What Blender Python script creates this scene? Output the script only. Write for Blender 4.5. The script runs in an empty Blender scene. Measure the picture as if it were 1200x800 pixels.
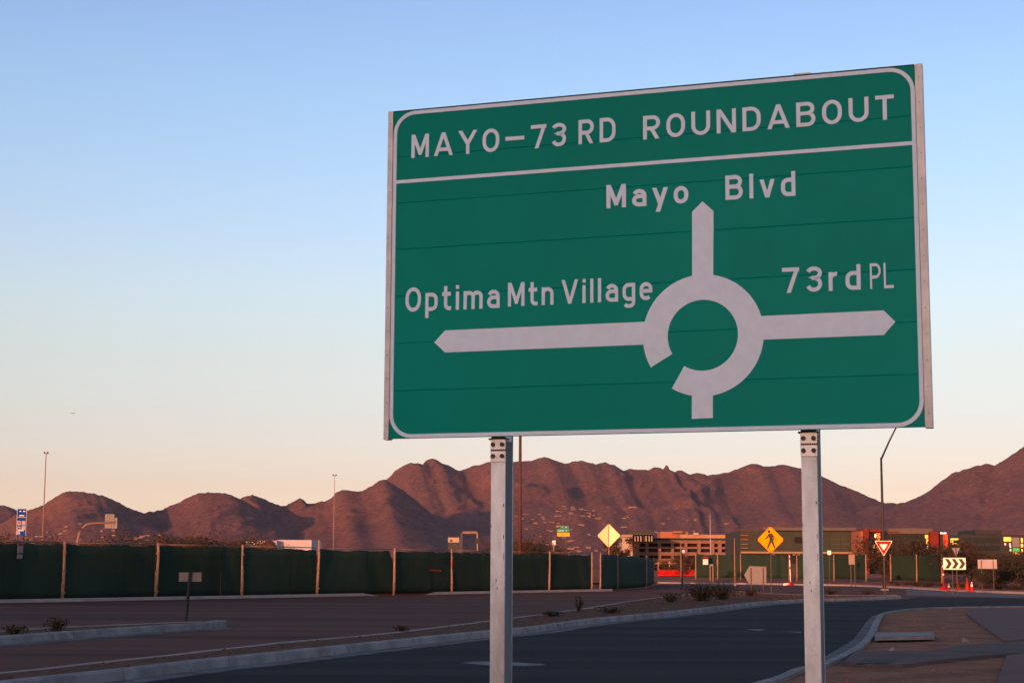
import bpy, math, random
import numpy as np
from mathutils import Matrix, Vector
from mathutils.geometry import tessellate_polygon

sc = bpy.context.scene
col = sc.collection
R = math.radians

# ------------------------------------------------------------------ camera
FPX, PITCH, ROLL, EYE = 1941.35, 0.1357, 0.0047, 1.45
_f = Vector((0, math.cos(PITCH), math.sin(PITCH)))
_r = Vector((1, 0, 0))
_u = _r.cross(_f)
RT = math.cos(ROLL) * _r + math.sin(ROLL) * _u
UP = -math.sin(ROLL) * _r + math.cos(ROLL) * _u
CAM = Vector((0, 0, EYE))
cam = bpy.data.cameras.new('camera')
cam.sensor_width = 36
cam.lens = 36 * FPX / 1200
cam.clip_start = 0.1
cam.clip_end = 60000
co = bpy.data.objects.new('camera', cam)
col.objects.link(co)
m = Matrix.Identity(4)
for i in range(3):
    m[i][0] = RT[i]; m[i][1] = UP[i]; m[i][2] = -_f[i]; m[i][3] = CAM[i]
co.matrix_world = m
sc.camera = co

# ------------------------------------------------------------------ sky, sun, exposure
SUN_EL, SUN_AZ = R(5.0), R(24)          # the low sun stands behind the camera, to its left
w = bpy.data.worlds.new('World')
sc.world = w
w.use_nodes = True
nt = w.node_tree
sky = nt.nodes.new('ShaderNodeTexSky')
sky.sky_type = 'NISHITA'
sky.sun_disc = False
sky.sun_elevation = SUN_EL
sky.sun_rotation = math.pi + SUN_AZ
sky.altitude = 500
sky.air_density = 0.87
sky.dust_density = 1.6
sky.ozone_density = 2.0
tc = nt.nodes.new('ShaderNodeTexCoord')
sep = nt.nodes.new('ShaderNodeSeparateXYZ')
nt.links.new(tc.outputs['Generated'], sep.inputs[0])
ramp = nt.nodes.new('ShaderNodeValToRGB')
nt.links.new(sep.outputs['Z'], ramp.inputs[0])
SKYR = [(0.0, (0.835, 0.551, 0.753)), (.024, (0.771, 0.531, 0.668)), (.049, (0.675, 0.427, 0.461)), (.085, (0.683, 0.442, 0.419)), (.126, (0.755, 0.490, 0.407)),
        (.161, (0.796, 0.544, 0.454)), (.195, (0.786, 0.564, 0.506)), (.233, (0.764, 0.586, 0.540)), (.28, (0.737, 0.597, 0.570)), (.33, (0.700, 0.565, 0.585))]
er = ramp.color_ramp
while len(er.elements) < len(SKYR):
    er.elements.new(0.5)
for e, (p, c) in zip(er.elements, SKYR):
    e.position = p
    e.color = (*c, 1)
mul = nt.nodes.new('ShaderNodeMix')
mul.data_type = 'RGBA'
mul.blend_type = 'MULTIPLY'
mul.inputs['Factor'].default_value = 1
nt.links.new(sky.outputs[0], mul.inputs['A'])
nt.links.new(ramp.outputs[0], mul.inputs['B'])
bg = nt.nodes['Background']
nt.links.new(mul.outputs['Result'], bg.inputs[0])
bg.inputs[1].default_value = 0.15
sd = Vector((-math.sin(SUN_AZ) * math.cos(SUN_EL), -math.cos(SUN_AZ) * math.cos(SUN_EL), math.sin(SUN_EL)))   # towards the sun
sl = bpy.data.lights.new('sun', 'SUN')
sl.energy = 1.5
sl.angle = R(0.5)
sl.color = (1.0, .36, .15)
so = bpy.data.objects.new('sun', sl)
col.objects.link(so)
so.rotation_euler = sd.to_track_quat('Z', 'Y').to_euler()
so.location = (0, 0, 300)
vs = sc.view_settings
vs.view_transform = 'Standard'
vs.look = 'None'
vs.exposure = 2.0
vs.gamma = 1.0

# ------------------------------------------------------------------ helpers
def ray(px, py):
    px = float(px); py = float(py)
    return FPX * _f + (px - 600) * RT - (py - 400) * UP

def G(px, py, z=0.0):                    # the point of the ground (height z) seen at a pixel
    d = ray(px, py)
    return CAM + d * ((z - EYE) / d.z)

def H(px, py, Y):                        # the point at depth Y seen at a pixel
    d = ray(px, py)
    return CAM + d * (Y / d.y)

def gx(px, Y, z=0.0):                    # where column px meets height z at depth Y
    py = 665.0
    for _ in range(4):
        a = H(px, py, Y).z
        b = H(px, py + 1, Y).z
        py += (z - a) / (b - a)
    return H(px, py, Y)

def hz(py, px, Y):
    return H(px, py, Y).z

def tag(o, label=None, cat=None, group=None, kind=None):
    if label: o['label'] = label
    if cat: o['category'] = cat
    if group: o['group'] = group
    if kind: o['kind'] = kind
    return o

def empty(name, loc=(0, 0, 0), rz=0.0):
    o = bpy.data.objects.new(name, None)
    o.empty_display_size = .3
    o.location = loc
    o.rotation_euler = (0, 0, rz)
    col.objects.link(o)
    return o

def thing(name, label, cat, loc=(0, 0, 0), rz=0.0, group=None):
    return tag(empty(name, loc, rz), label, cat, group)

def face_cam(p, turn=0.0):               # rotation that turns local -Y towards the camera
    return math.atan2(-p.x, p.y) * 1.0 + turn

class MB:
    def __init__(self):
        self.v = []; self.f = []
    def add(self, vs, fs):
        b = len(self.v)
        self.v += [tuple(p) for p in vs]
        self.f += [tuple(i + b for i in q) for q in fs]
        return self
    def box(self, x0, y0, z0, x1, y1, z1):
        return self.add([(x0, y0, z0), (x1, y0, z0), (x1, y1, z0), (x0, y1, z0), (x0, y0, z1), (x1, y0, z1), (x1, y1, z1), (x0, y1, z1)],
                        [(0, 3, 2, 1), (4, 5, 6, 7), (0, 1, 5, 4), (1, 2, 6, 5), (2, 3, 7, 6), (3, 0, 4, 7)])
    def tube(self, pts, rad, n=8, cap=True):
        pts = [Vector(p) for p in pts]
        if not isinstance(rad, (list, tuple)): rad = [rad] * len(pts)
        b = len(self.v)
        for i, p in enumerate(pts):
            t = (pts[min(i + 1, len(pts) - 1)] - pts[max(i - 1, 0)])
            t.normalize()
            a = Vector((0, 0, 1)) if abs(t.z) < .95 else Vector((1, 0, 0))
            s = t.cross(a).normalized(); q = s.cross(t)
            for k in range(n):
                g = 2 * math.pi * k / n
                self.v.append(tuple(p + rad[i] * (math.cos(g) * s + math.sin(g) * q)))
        for i in range(len(pts) - 1):
            for k in range(n):
                self.f.append((b + i * n + k, b + i * n + (k + 1) % n, b + (i + 1) * n + (k + 1) % n, b + (i + 1) * n + k))
        if cap:
            self.f.append(tuple(b + k for k in range(n))[::-1])
            self.f.append(tuple(b + (len(pts) - 1) * n + k for k in range(n)))
        return self
    def prism(self, pts2, y0, y1, plane='xz'):   # polygon in xz (or xy) given a thickness along the other axis
        n = len(pts2)
        if plane == 'xz':
            A = [(p[0], y0, p[1]) for p in pts2]; B = [(p[0], y1, p[1]) for p in pts2]
        else:
            A = [(p[0], p[1], y0) for p in pts2]; B = [(p[0], p[1], y1) for p in pts2]
        tri = tessellate_polygon([[Vector((p[0], p[1], 0)) for p in pts2]])
        fs = [tuple(t) for t in tri] + [tuple(n + i for i in t[::-1]) for t in tri]
        for i in range(n):
            j = (i + 1) % n
            fs.append((i, j, n + j, n + i))
        return self.add(A + B, fs)
    def lathe(self, prof, n=12, c=(0, 0)):
        b = len(self.v)
        for r, z in prof:
            for k in range(n):
                g = 2 * math.pi * k / n
                self.v.append((c[0] + r * math.cos(g), c[1] + r * math.sin(g), z))
        for i in range(len(prof) - 1):
            for k in range(n):
                self.f.append((b + i * n + k, b + i * n + (k + 1) % n, b + (i + 1) * n + (k + 1) % n, b + (i + 1) * n + k))
        return self
    def build(self, name, mat, parent=None, smooth=False, fix=True):
        me = bpy.data.meshes.new(name)
        me.from_pydata(self.v, [], self.f)
        if fix:
            import bmesh
            bm = bmesh.new(); bm.from_mesh(me)
            bmesh.ops.recalc_face_normals(bm, faces=bm.faces)
            bm.to_mesh(me); bm.free()
        if smooth:
            for p in me.polygons: p.use_smooth = True
        me.materials.append(mat)
        o = bpy.data.objects.new(name, me)
        col.objects.link(o)
        if parent: o.parent = parent
        return o

def copy_tree(o, parent=None):
    c = o.copy()
    col.objects.link(c)
    c.parent = parent
    for ch in list(o.children):
        copy_tree(ch, c)
    return c

# ------------------------------------------------------------------ materials
def mat(name, c1, c2=None, scale=4.0, rough=.8, metal=0.0, bump=0.0, bscale=None, coord='Object', detail=6, stretch=None, c3=None, s3=.3, spec=.4, contrast=(.35, .65)):
    mt = bpy.data.materials.new(name)
    mt.use_nodes = True
    t = mt.node_tree; N = t.nodes; L = t.links
    b = N['Principled BSDF']
    b.inputs['Roughness'].default_value = rough
    b.inputs['Metallic'].default_value = metal
    b.inputs['Specular IOR Level'].default_value = spec
    tcn = N.new('ShaderNodeTexCoord'); src = tcn.outputs[coord]
    if stretch:
        mp = N.new('ShaderNodeMapping'); mp.inputs['Scale'].default_value = stretch
        L.new(src, mp.inputs[0]); src = mp.outputs[0]
    if c2 is None: c2 = tuple(x * .85 for x in c1)
    nz = N.new('ShaderNodeTexNoise'); nz.inputs['Scale'].default_value = scale; nz.inputs['Detail'].default_value = detail
    nz.inputs['Roughness'].default_value = .62
    L.new(src, nz.inputs['Vector'])
    rp = N.new('ShaderNodeValToRGB')
    rp.color_ramp.elements[0].position = contrast[0]; rp.color_ramp.elements[1].position = contrast[1]
    rp.color_ramp.elements[0].color = (*c1, 1); rp.color_ramp.elements[1].color = (*c2, 1)
    L.new(nz.outputs['Fac'], rp.inputs[0])
    out = rp.outputs[0]
    if c3 is not None:
        n3 = N.new('ShaderNodeTexNoise'); n3.inputs['Scale'].default_value = s3; n3.inputs['Detail'].default_value = 4
        L.new(src, n3.inputs['Vector'])
        r3 = N.new('ShaderNodeValToRGB'); r3.color_ramp.elements[0].position = .45; r3.color_ramp.elements[1].position = .62
        L.new(n3.outputs['Fac'], r3.inputs[0])
        mx = N.new('ShaderNodeMix'); mx.data_type = 'RGBA'
        L.new(r3.outputs[0], mx.inputs['Factor']); L.new(out, mx.inputs['A']); mx.inputs['B'].default_value = (*c3, 1)
        out = mx.outputs['Result']
    L.new(out, b.inputs['Base Color'])
    if bump:
        bp = N.new('ShaderNodeBump'); bp.inputs['Strength'].default_value = bump; bp.inputs['Distance'].default_value = .05
        nb = N.new('ShaderNodeTexNoise'); nb.inputs['Scale'].default_value = bscale or scale * 4; nb.inputs['Detail'].default_value = 8
        L.new(src, nb.inputs['Vector']); L.new(nb.outputs['Fac'], bp.inputs['Height']); L.new(bp.outputs[0], b.inputs['Normal'])
    return mt

def vary(mt, lo, hi):
    t = mt.node_tree; N = t.nodes; L = t.links; b = N['Principled BSDF']
    src = b.inputs['Base Color'].links[0].from_socket
    oi = N.new('ShaderNodeObjectInfo'); mr = N.new('ShaderNodeMapRange'); mr.inputs['To Min'].default_value = lo; mr.inputs['To Max'].default_value = hi
    L.new(oi.outputs['Random'], mr.inputs['Value'])
    mx = N.new('ShaderNodeMix'); mx.data_type = 'RGBA'; mx.blend_type = 'MULTIPLY'; mx.inputs['Factor'].default_value = 1
    L.new(src, mx.inputs['A']); L.new(mr.outputs[0], mx.inputs['B']); L.new(mx.outputs['Result'], b.inputs['Base Color'])
    return mt

def emit(name, c, s):
    mt = bpy.data.materials.new(name); mt.use_nodes = True
    b = mt.node_tree.nodes['Principled BSDF']
    b.inputs['Base Color'].default_value = (*c, 1)
    b.inputs['Emission Color'].default_value = (*c, 1)
    b.inputs['Emission Strength'].default_value = s
    return mt

M = {}
M['ground'] = mat('desert_soil', (.19, .11, .075), (.12, .08, .05), .05, .95, c3=(.09, .075, .04), s3=.3, bump=.3, bscale=3, spec=.04)
M['far_dirt'] = mat('red_dirt', (.30, .11, .06), (.22, .08, .045), .6, .95, bump=.4, bscale=6, spec=.04)
M['asphalt_old'] = mat('worn_asphalt', (.112, .054, .038), (.136, .067, .048), .35, .95, c3=(.078, .042, .034), s3=.5, bump=.25, bscale=60, stretch=(.09, .9, 1), spec=.05)
M['asphalt'] = mat('dark_asphalt', (.0175, .0185, .022), (.024, .025, .028), .5, .9, c3=(.031, .031, .033), s3=.5, bump=.3, bscale=70, stretch=(.10, .8, 1), spec=.05)
M['concrete'] = mat('kerb_concrete', (.31, .295, .285), (.22, .21, .205), 1.3, .9, c3=(.20, .185, .18), s3=3.0, bump=.2, bscale=30, spec=.04)
M['concrete_warm'] = mat('warm_concrete', (.34, .29, .26), (.27, .22, .20), 1.0, .9, bump=.2, bscale=20, spec=.04)
M['gutter'] = mat('gutter_concrete', (.17, .165, .165), (.12, .118, .12), 1.2, .9, c3=(.09, .09, .09), s3=2.0, bump=.2, bscale=30, spec=.04)
M['walk'] = mat('sidewalk_concrete', (.145, .105, .093), (.115, .083, .075), 1.2, .92, c3=(.10, .075, .068), s3=.8, bump=.2, bscale=40, spec=.04)
M['apron'] = mat('pink_concrete', (.18, .112, .098), (.145, .09, .08), 1.0, .92, bump=.2, bscale=40, spec=.04)
M['gravel'] = mat('decomposed_granite', (.36, .165, .095), (.24, .11, .066), 9, .95, c3=(.20, .095, .06), s3=1.2, bump=.9, bscale=26, spec=.04)
M['median_dirt'] = mat('median_dirt', (.135, .072, .048), (.08, .044, .032), 3, .95, bump=.8, bscale=12, spec=.04)
M['paint_worn'] = mat('worn_road_paint', (.16, .16, .165), (.05, .05, .055), 3.5, .8, bump=.2, bscale=40)
M['green_sheet'] = mat('green_sheeting', (.0, .262, .190), (.0, .240, .172), .9, .36, spec=.035, c3=(.0, .24, .172), s3=.5)
M['silver_sheet'] = mat('silver_sheeting', (.75, .80, .85), (.69, .74, .79), 14, .5, spec=.2)
M['alu'] = mat('aluminium_edge', (.60, .55, .53), (.45, .42, .41), 9, .5, .35)
M['galv'] = mat('galvanised_steel', (.72, .72, .73), (.52, .52, .53), 7, .5, .5, c3=(.38, .375, .38), s3=2.2, bump=.12, bscale=40, stretch=(1, 1, .35))
M['side_shade'] = mat('shade_dark_steel', (.11, .15, .19), (.07, .10, .13), 5, .6, .1, c3=(.13, .16, .19), s3=2.0, stretch=(1, 1, .3))  # shade of the post's side put into the colour
M['fuse'] = mat('bright_fuse_plate', (.92, .86, .80), (.80, .72, .66), 30, .5, .3)
M['bolt'] = mat('rusty_bolt', (.09, .055, .05), (.05, .035, .035), 40, .6, .5)
M['grime'] = mat('grime', (.07, .05, .045), (.03, .025, .025), 60, .8)
M['screen'] = mat('green_windscreen', (.016, .032, .022), (.023, .040, .028), .7, .85, bump=.5, bscale=1.6, spec=.08, stretch=(1, 1, .5))
M['fpost'] = mat('fence_post_steel', (.38, .22, .14), (.22, .13, .09), 5, .7, .0)
M['wood'] = mat('weathered_wood', (.28, .18, .12), (.18, .11, .08), 6, .9)
M['rust'] = mat('rust_painted_steel', (.085, .028, .016), (.06, .02, .012), 3, .65)
M['dark_steel'] = mat('dark_steel', (.035, .028, .026), (.025, .02, .02), 3, .6)
M['grey_steel'] = mat('grey_steel', (.40, .38, .37), (.30, .28, .28), 3, .55, .3)
M['sign_back'] = mat('sign_back', (.185, .18, .185), (.15, .145, .15), 4, .6)
M['brown_back'] = mat('brown_back', (.30, .21, .165), (.24, .17, .135), 5, .7)
M['pale_panel'] = mat('pale_panel', (.42, .40, .40), (.36, .34, .34), 3, .6)
M['mirror_alu'] = mat('glossy_yellow_sheet', (.42, .195, .125), (.39, .18, .112), 3, .42, .9)
M['yellow'] = mat('yellow_sheeting', (1.0, .39, .0), (1.0, .36, .0), 3, .6, spec=.04)
M['red'] = mat('red_sheeting', (.85, .015, .015), (.75, .012, .012), 3, .6, spec=.04)
M['white'] = mat('white_paint', (.82, .80, .76), (.74, .72, .68), 3, .6)
M['cream_sheet'] = mat('pale_yellow_sheeting', (.98, .95, .78), (.95, .90, .70), 3, .5)
M['black'] = mat('black_paint', (.015, .012, .012), (.01, .008, .008), 3, .6)
M['orange'] = mat('orange_plastic', (.46, .035, .01), (.38, .028, .008), 3, .6, spec=.05)
M['red_plastic'] = mat('red_plastic', (.52, .012, .010), (.26, .009, .008), .7, .6, spec=.08)
M['blue'] = mat('blue_sheeting', (.004, .07, .36), (.004, .06, .30), 3, .6, spec=.08)
M['sign_green'] = mat('far_green_sheeting', (.0, .22, .14), (.0, .19, .12), 3, .5)
M['sign_orange'] = mat('far_orange_sheeting', (1.0, .42, .0), (.95, .36, .0), 3, .5)
M['navy'] = mat('dark_blue_steel', (.03, .025, .06), (.02, .018, .04), 3, .5)
M['brick'] = mat('tan_precast', (.20, .11, .085), (.165, .09, .07), .5, .85)
M['cream'] = mat('cream_stucco', (.38, .30, .24), (.32, .25, .2), .6, .9)
M['orange_wall'] = mat('terracotta_stucco', (.32, .12, .065), (.27, .10, .055), .4, .9)
M['tan_wall'] = mat('tan_stucco', (.34, .20, .11), (.29, .17, .09), .4, .9)
M['green_wall'] = mat('olive_sheathing', (.036, .046, .033), (.028, .036, .027), .5, .9)
M['beige'] = mat('beige_parapet', (.115, .092, .08), (.09, .074, .064), .5, .9)
M['red_wall'] = mat('red_stucco', (.18, .016, .009), (.14, .013, .008), .5, .85)
M['dark_wall'] = mat('dark_metal_wall', (.018, .019, .021), (.014, .015, .017), .6, .6)
M['glass'] = mat('dark_glass', (.014, .016, .018), (.02, .022, .022), .4, .12, spec=.5)
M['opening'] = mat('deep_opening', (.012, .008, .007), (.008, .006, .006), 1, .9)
M['white_wall'] = mat('white_wall', (.44, .41, .42), (.38, .355, .36), .5, .8)
M['stucco_pale'] = mat('pale_stucco', (.225, .15, .13), (.18, .118, .102), .1, .9)
M['tile_roof'] = mat('clay_roof', (.26, .13, .09), (.20, .10, .07), .2, .9)
M['bark'] = mat('bark', (.10, .06, .04), (.06, .04, .03), 6, .95)
M['leaf_olive'] = mat('olive_leaf', (.055, .034, .014), (.036, .025, .011), .8, .9)
M['leaf_dark'] = mat('dark_leaf', (.028, .024, .012), (.018, .016, .009), .8, .9)
M['leaf_dry'] = mat('dry_leaf', (.075, .040, .02), (.05, .028, .015), .8, .9)
M['win_yellow'] = emit('lit_window', (1.0, .50, .09), .26)
M['win_white'] = emit('lit_poster', (.95, .80, .66), .09)
M['lamp_glow'] = emit('lamp_glow', (1.0, .86, .55), .6)
M['glow_red'] = emit('lit_red', (1.0, .06, .02), .10)
M['glow_orange'] = emit('lit_orange', (1.0, .22, .03), .14)
M['lamp_green'] = emit('lit_green', (.05, .42, .10), .07)
M['alu_plane'] = mat('aircraft_grey', (.25, .25, .25), None, 3, .5)

vary(M['green_sheet'], .90, 1.06); vary(M['concrete'], .86, 1.06); vary(M['screen'], .85, 1.15); vary(M['stucco_pale'], .6, 1.15)

def mountain_mat():
    mt = bpy.data.materials.new('desert_mountain'); mt.use_nodes = True
    t = mt.node_tree; N = t.nodes; L = t.links; b = N['Principled BSDF']
    b.inputs['Roughness'].default_value = .95; b.inputs['Specular IOR Level'].default_value = .05
    tcn = N.new('ShaderNodeTexCoord')
    big = N.new('ShaderNodeTexNoise'); big.inputs['Scale'].default_value = .004; big.inputs['Detail'].default_value = 6
    fine = N.new('ShaderNodeTexNoise'); fine.inputs['Scale'].default_value = .075; fine.inputs['Detail'].default_value = 6; fine.inputs['Roughness'].default_value = .75
    L.new(tcn.outputs['Object'], big.inputs['Vector']); L.new(tcn.outputs['Object'], fine.inputs['Vector'])
    r1 = N.new('ShaderNodeValToRGB'); e = r1.color_ramp.elements
    e[0].position = .35; e[1].position = .68; e[0].color = (.195, .115, .108, 1); e[1].color = (.25, .135, .113, 1)
    r2 = N.new('ShaderNodeValToRGB'); e = r2.color_ramp.elements
    e[0].position = .38; e[1].position = .60; e[0].color = (.58, .58, .58, 1); e[1].color = (1.18, 1.05, 1.04, 1)
    L.new(big.outputs['Fac'], r1.inputs[0]); L.new(fine.outputs['Fac'], r2.inputs[0])
    mx = N.new('ShaderNodeMix'); mx.data_type = 'RGBA'; mx.blend_type = 'MULTIPLY'; mx.inputs['Factor'].default_value = 1
    L.new(r1.outputs[0], mx.inputs['A']); L.new(r2.outputs[0], mx.inputs['B'])
    L.new(mx.outputs['Result'], b.inputs['Base Color'])
    bp = N.new('ShaderNodeBump'); bp.inputs['Strength'].default_value = .9; bp.inputs['Distance'].default_value = 12
    L.new(fine.outputs['Fac'], bp.inputs['Height']); L.new(bp.outputs[0], b.inputs['Normal'])
    return mt
M['mountain'] = mountain_mat()

# ------------------------------------------------------------------ ground sheets
def sheet(name, pts, z, material, kind='structure'):
    P = [(p[0], p[1]) for p in pts]
    tri = tessellate_polygon([[Vector((x, y, 0)) for x, y in P]])
    mb = MB(); mb.add([(x, y, z) for x, y in P], [tuple(t) for t in tri])
    o = mb.build(name, material)
    me = o.data
    if me.polygons and me.polygons[0].normal.z < 0:
        me.flip_normals()
    o['kind'] = kind
    return o

def slab(name, pts, z0, z1, material, parent=None):
    mb = MB(); mb.prism([(p[0], p[1]) for p in pts], z0, z1, 'xy')
    o = mb.build(name, material, parent)
    if parent is None: o['kind'] = 'structure'
    return o

def smooth(pts, n=6):
    out = []
    P = [pts[0]] + list(pts) + [pts[-1]]
    for i in range(1, len(P) - 2):
        a, b, c, d = P[i - 1], P[i], P[i + 1], P[i + 2]
        for k in range(n):
            t = k / n
            out.append(.5 * ((2 * b) + (c - a) * t + (2 * a - 5 * b + 4 * c - d) * t * t + (3 * b - a - 3 * c + d) * t ** 3))
    out.append(pts[-1])
    return out

def XY(l, z): return [Vector((p.x, p.y)) for p in (G(a, b, z) for a, b in l)]

def offset(pts, d):
    out = []
    for i, p in enumerate(pts):
        t = (pts[min(i + 1, len(pts) - 1)] - pts[max(i - 1, 0)]).normalized()
        out.append(p + Vector((-t.y, t.x)) * d)
    return out

def sweep(mb, pts, prof):                 # prof: (offset to the left of travel, z)
    rows = [offset(pts, d) for d, z in prof]
    b = len(mb.v); n = len(prof)
    for i in range(len(pts)):
        for k in range(n):
            mb.v.append((rows[k][i].x, rows[k][i].y, prof[k][1]))
    for i in range(len(pts) - 1):
        for k in range(n - 1):
            mb.f.append((b + i * n + k, b + (i + 1) * n + k, b + (i + 1) * n + k + 1, b + i * n + k + 1))
    mb.f.append(tuple(b + k for k in range(n)))
    mb.f.append(tuple(b + (len(pts) - 1) * n + k for k in range(n))[::-1])

def kerb(name, pts, side=-1, h=.15, wtop=.16, gut=.45, joints=0, material=None, gmat=None):
    """pts: back edge of the kerb top; side: where the road lies (-1 right of travel, 1 left)"""
    s = side
    root = empty(name); root['kind'] = 'structure'
    prof = [(0, 0), (0, h), (s * wtop * .8, h), (s * wtop, h - .025), (s * (wtop + .03), .014), (s * (wtop + .03), 0)]
    # cut into cast lengths
    if joints:
        acc = 0; seg = [pts[0]]; segs = []
        for a, b in zip(pts, pts[1:]):
            l = (b - a).length; k0 = 0
            while acc + l - k0 >= joints:
                k0 += joints - acc
                q = a + (b - a) * (k0 / l)
                seg.append(q); segs.append(seg); seg = [q + (b - a).normalized() * .02]; acc = 0
            acc += l - k0
            seg.append(b)
        segs.append(seg)
    else:
        segs = [pts]
    rnd = random.Random(len(pts))
    for sg in segs:
        if sum((b - a).length for a, b in zip(sg, sg[1:])) < .05: continue
        mb = MB(); dz = rnd.uniform(-.006, .006) if joints else 0
        sweep(mb, sg, [(d, z + (dz if z > .05 else 0)) for d, z in prof])
        mb.build('kerb_stone', material or M['concrete'], root)
    if gut:
        mb = MB()
        sweep(mb, pts, [(s * (wtop + .033), 0), (s * (wtop + .033), .016), (s * (wtop + gut), .020), (s * (wtop + gut), 0)])
        mb.build('gutter', gmat or M['gutter'], root)
    return root

# ground to the horizon
sheet('ground', [(-30000, -3000), (30000, -3000), (30000, 30000), (-30000, 30000)], 0.0, M['ground'])

K = .15
med_top = XY([(0, 797), (114, 785), (180, 777.5), (240, 770.8), (300, 765.3), (384, 756.3), (450, 749.6), (510, 743.5), (573, 737.4), (630, 732), (660, 727.6), (720, 721.2), (780, 716.2), (850, 708.5), (892, 704.3), (943, 701.4), (985, 700.2), (1030, 698.6), (1052, 697.6)], K)
d0 = (med_top[0] - med_top[2]).normalized()
med_top = [med_top[0] + d0 * 22, med_top[0] + d0 * 8] + med_top
med_top = smooth(med_top, 4)
med_far = XY([(0, 788), (60, 782), (120, 775), (180, 769), (240, 762.5), (330, 752.7), (420, 744.9), (480, 738.9), (573, 727.3), (630, 720.4), (690, 712), (735, 704.5), (772, 699.7), (808, 696), (835, 693.3)], K)
d0 = (med_far[0] - med_far[2]).normalized()
med_far = [med_far[0] + d0 * 22, med_far[0] + d0 * 8] + med_far
spl_far = XY([(853, 691.9), (900, 694.6), (942, 696.2), (985, 697), (1030, 697), (1052, 696.9)], K)
near_back = XY([(895, 799.5), (943, 782.5), (970, 776.6), (1004, 761), (1024, 744.5), (1033, 723.8), (1039, 717.8), (1060, 714), (1085, 711.8), (1120, 710.6), (1200, 709.6), (1300, 709)], K)
near_back = [Vector((near_back[0].x - 2.9, near_back[0].y - 6)), ] + near_back
near_back = [Vector((near_back[0].x - 9, near_back[0].y - 12))] + near_back
near_back = smooth(near_back, 5)
far_kerb = XY([(756, 681.2), (845, 682.4), (900, 682.9), (942, 683.7), (1000, 684.6), (1060, 687), (1110, 689.5), (1160, 691.6), (1200, 692.9), (1290, 696)], K)
far_kerb = smooth(far_kerb, 4)
isl_top = XY([(0, 745), (75, 739.6), (150, 734.6), (180, 732.6), (240, 729), (245, 728.3)], K)
d0 = (isl_top[0] - isl_top[3]).normalized()
isl_top = [isl_top[0] + d0 * 25, isl_top[0] + d0 * 8] + isl_top
isl_far = XY([(0, 738.5), (75, 733.9), (180, 729.6), (238, 727.4)], K)
isl_far = [isl_far[0] + d0 * 25, isl_far[0] + d0 * 8] + isl_far

# roads
sheet('far_road', [(-160, 8), (-14, 14), (30, 60), (110, 40), (160, 60), (160, 122), (60, 138), (10, 152), (-60, 110), (-160, 70)], .004, M['asphalt_old'])
edge = offset(med_top, -.30)
edge2 = offset(near_back, .3)
main_pts = [(p.x, p.y) for p in edge] + [(p.x, p.y) for p in XY([(1075, 699.6), (1110, 699.8), (1160, 700.2), (1200, 700.8), (1320, 703)], 0)] + [(p.x, p.y) for p in reversed(edge2)] + [(-12, -25), (-70, -25)]
sheet('main_road', main_pts, .008, M['asphalt'])
apron_pts = XY([(1062, 690.5), (1110, 692.8), (1160, 695), (1200, 696.4), (1290, 699), (1290, 702.2), (1200, 700.2), (1160, 699.4), (1110, 698.6), (1062, 697)], 0)
sheet('roundabout_apron', [(p.x, p.y) for p in apron_pts], .012, M['gutter'])

# dirt islands (raised), kerbs
slab('median', [(p.x, p.y) for p in med_top[:-1]] + [(p.x, p.y) for p in reversed(spl_far[:-1])] + [(p.x, p.y) for p in reversed(med_far)], .0, .135, M['median_dirt'])
kerb('median_kerb', med_top, -1, joints=3.05)
kerb('median_far_kerb', med_far, 1, joints=3.05, gut=.4, gmat=M['asphalt_old'], material=M['concrete_warm'])
kerb('splitter_kerb', smooth(spl_far, 3), 1, gut=0, wtop=.3, material=M['concrete'])
slab('traffic_island', [(p.x, p.y) for p in isl_top] + [(p.x, p.y) for p in reversed(isl_far)], 0, .13, M['median_dirt'])
kerb('island_kerb', isl_top, -1, h=.16, joints=3.05)
kerb('island_far_kerb', isl_far, 1, h=.15, gut=0, wtop=.12, material=M['concrete_warm'])
nose = G(247, 730, .1)
cap = MB().prism([(nose.x - .02, nose.y - .9), (nose.x + .28, nose.y - .75), (nose.x + .40, nose.y - .2), (nose.x + .28, nose.y + .6), (nose.x - .02, nose.y + .8)], 0, .158, 'xy').build('island_nose', M['concrete'])
cap['kind'] = 'structure'
tip = XY([(246, 734), (268, 735.4), (244, 736.6)], 0)
slab('island_gutter_tip', [(p.x, p.y) for p in tip], 0, .02, M['gutter'])

# near verge on the right, with pavement
verge = [(p.x, p.y) for p in near_back] + [(70, 40), (90, -30), (near_back[0].x, -30)]
slab('gravel_verge', verge, 0, .10, M['gravel'])
kerb('near_kerb', near_back, 1, gut=.25, wtop=.17)
gutpoly = XY([(960, 776.5), (969, 769), (1000, 750.5), (1015, 729.5), (1022, 722.5), (1033, 719), (1034, 724), (1024, 744.5), (1004, 762), (978, 775)], 0)
slab('wide_gutter', [(p.x, p.y) for p in gutpoly], 0, .024, M['gutter'])
walk = XY([(1000, 763.5), (1020, 762), (1087, 762), (1132, 755), (1200, 750.5), (1290, 745), (1290, 757), (1200, 764), (1177, 765.5), (1125, 770), (1057, 778), (1020, 778.4), (988, 776)], K)
slab('sidewalk', [(p.x, p.y) for p in walk], .0, .152, M['walk'])
plaza = XY([(1131, 717.5), (1150, 731), (1177, 750.0), (1200, 748.5), (1290, 743), (1420, 735), (1420, 711), (1290, 711.6), (1200, 712), (1140, 712.6)], K)
slab('paved_apron', [(p.x, p.y) for p in plaza], .0, .148, M['apron'])
low = XY([(1180, 766.5), (1290, 759), (1400, 752), (1400, 860), (1160, 860), (1168, 800)], K)
slab('near_pavement', [(p.x, p.y) for p in low], .0, .149, M['apron'])
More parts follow.
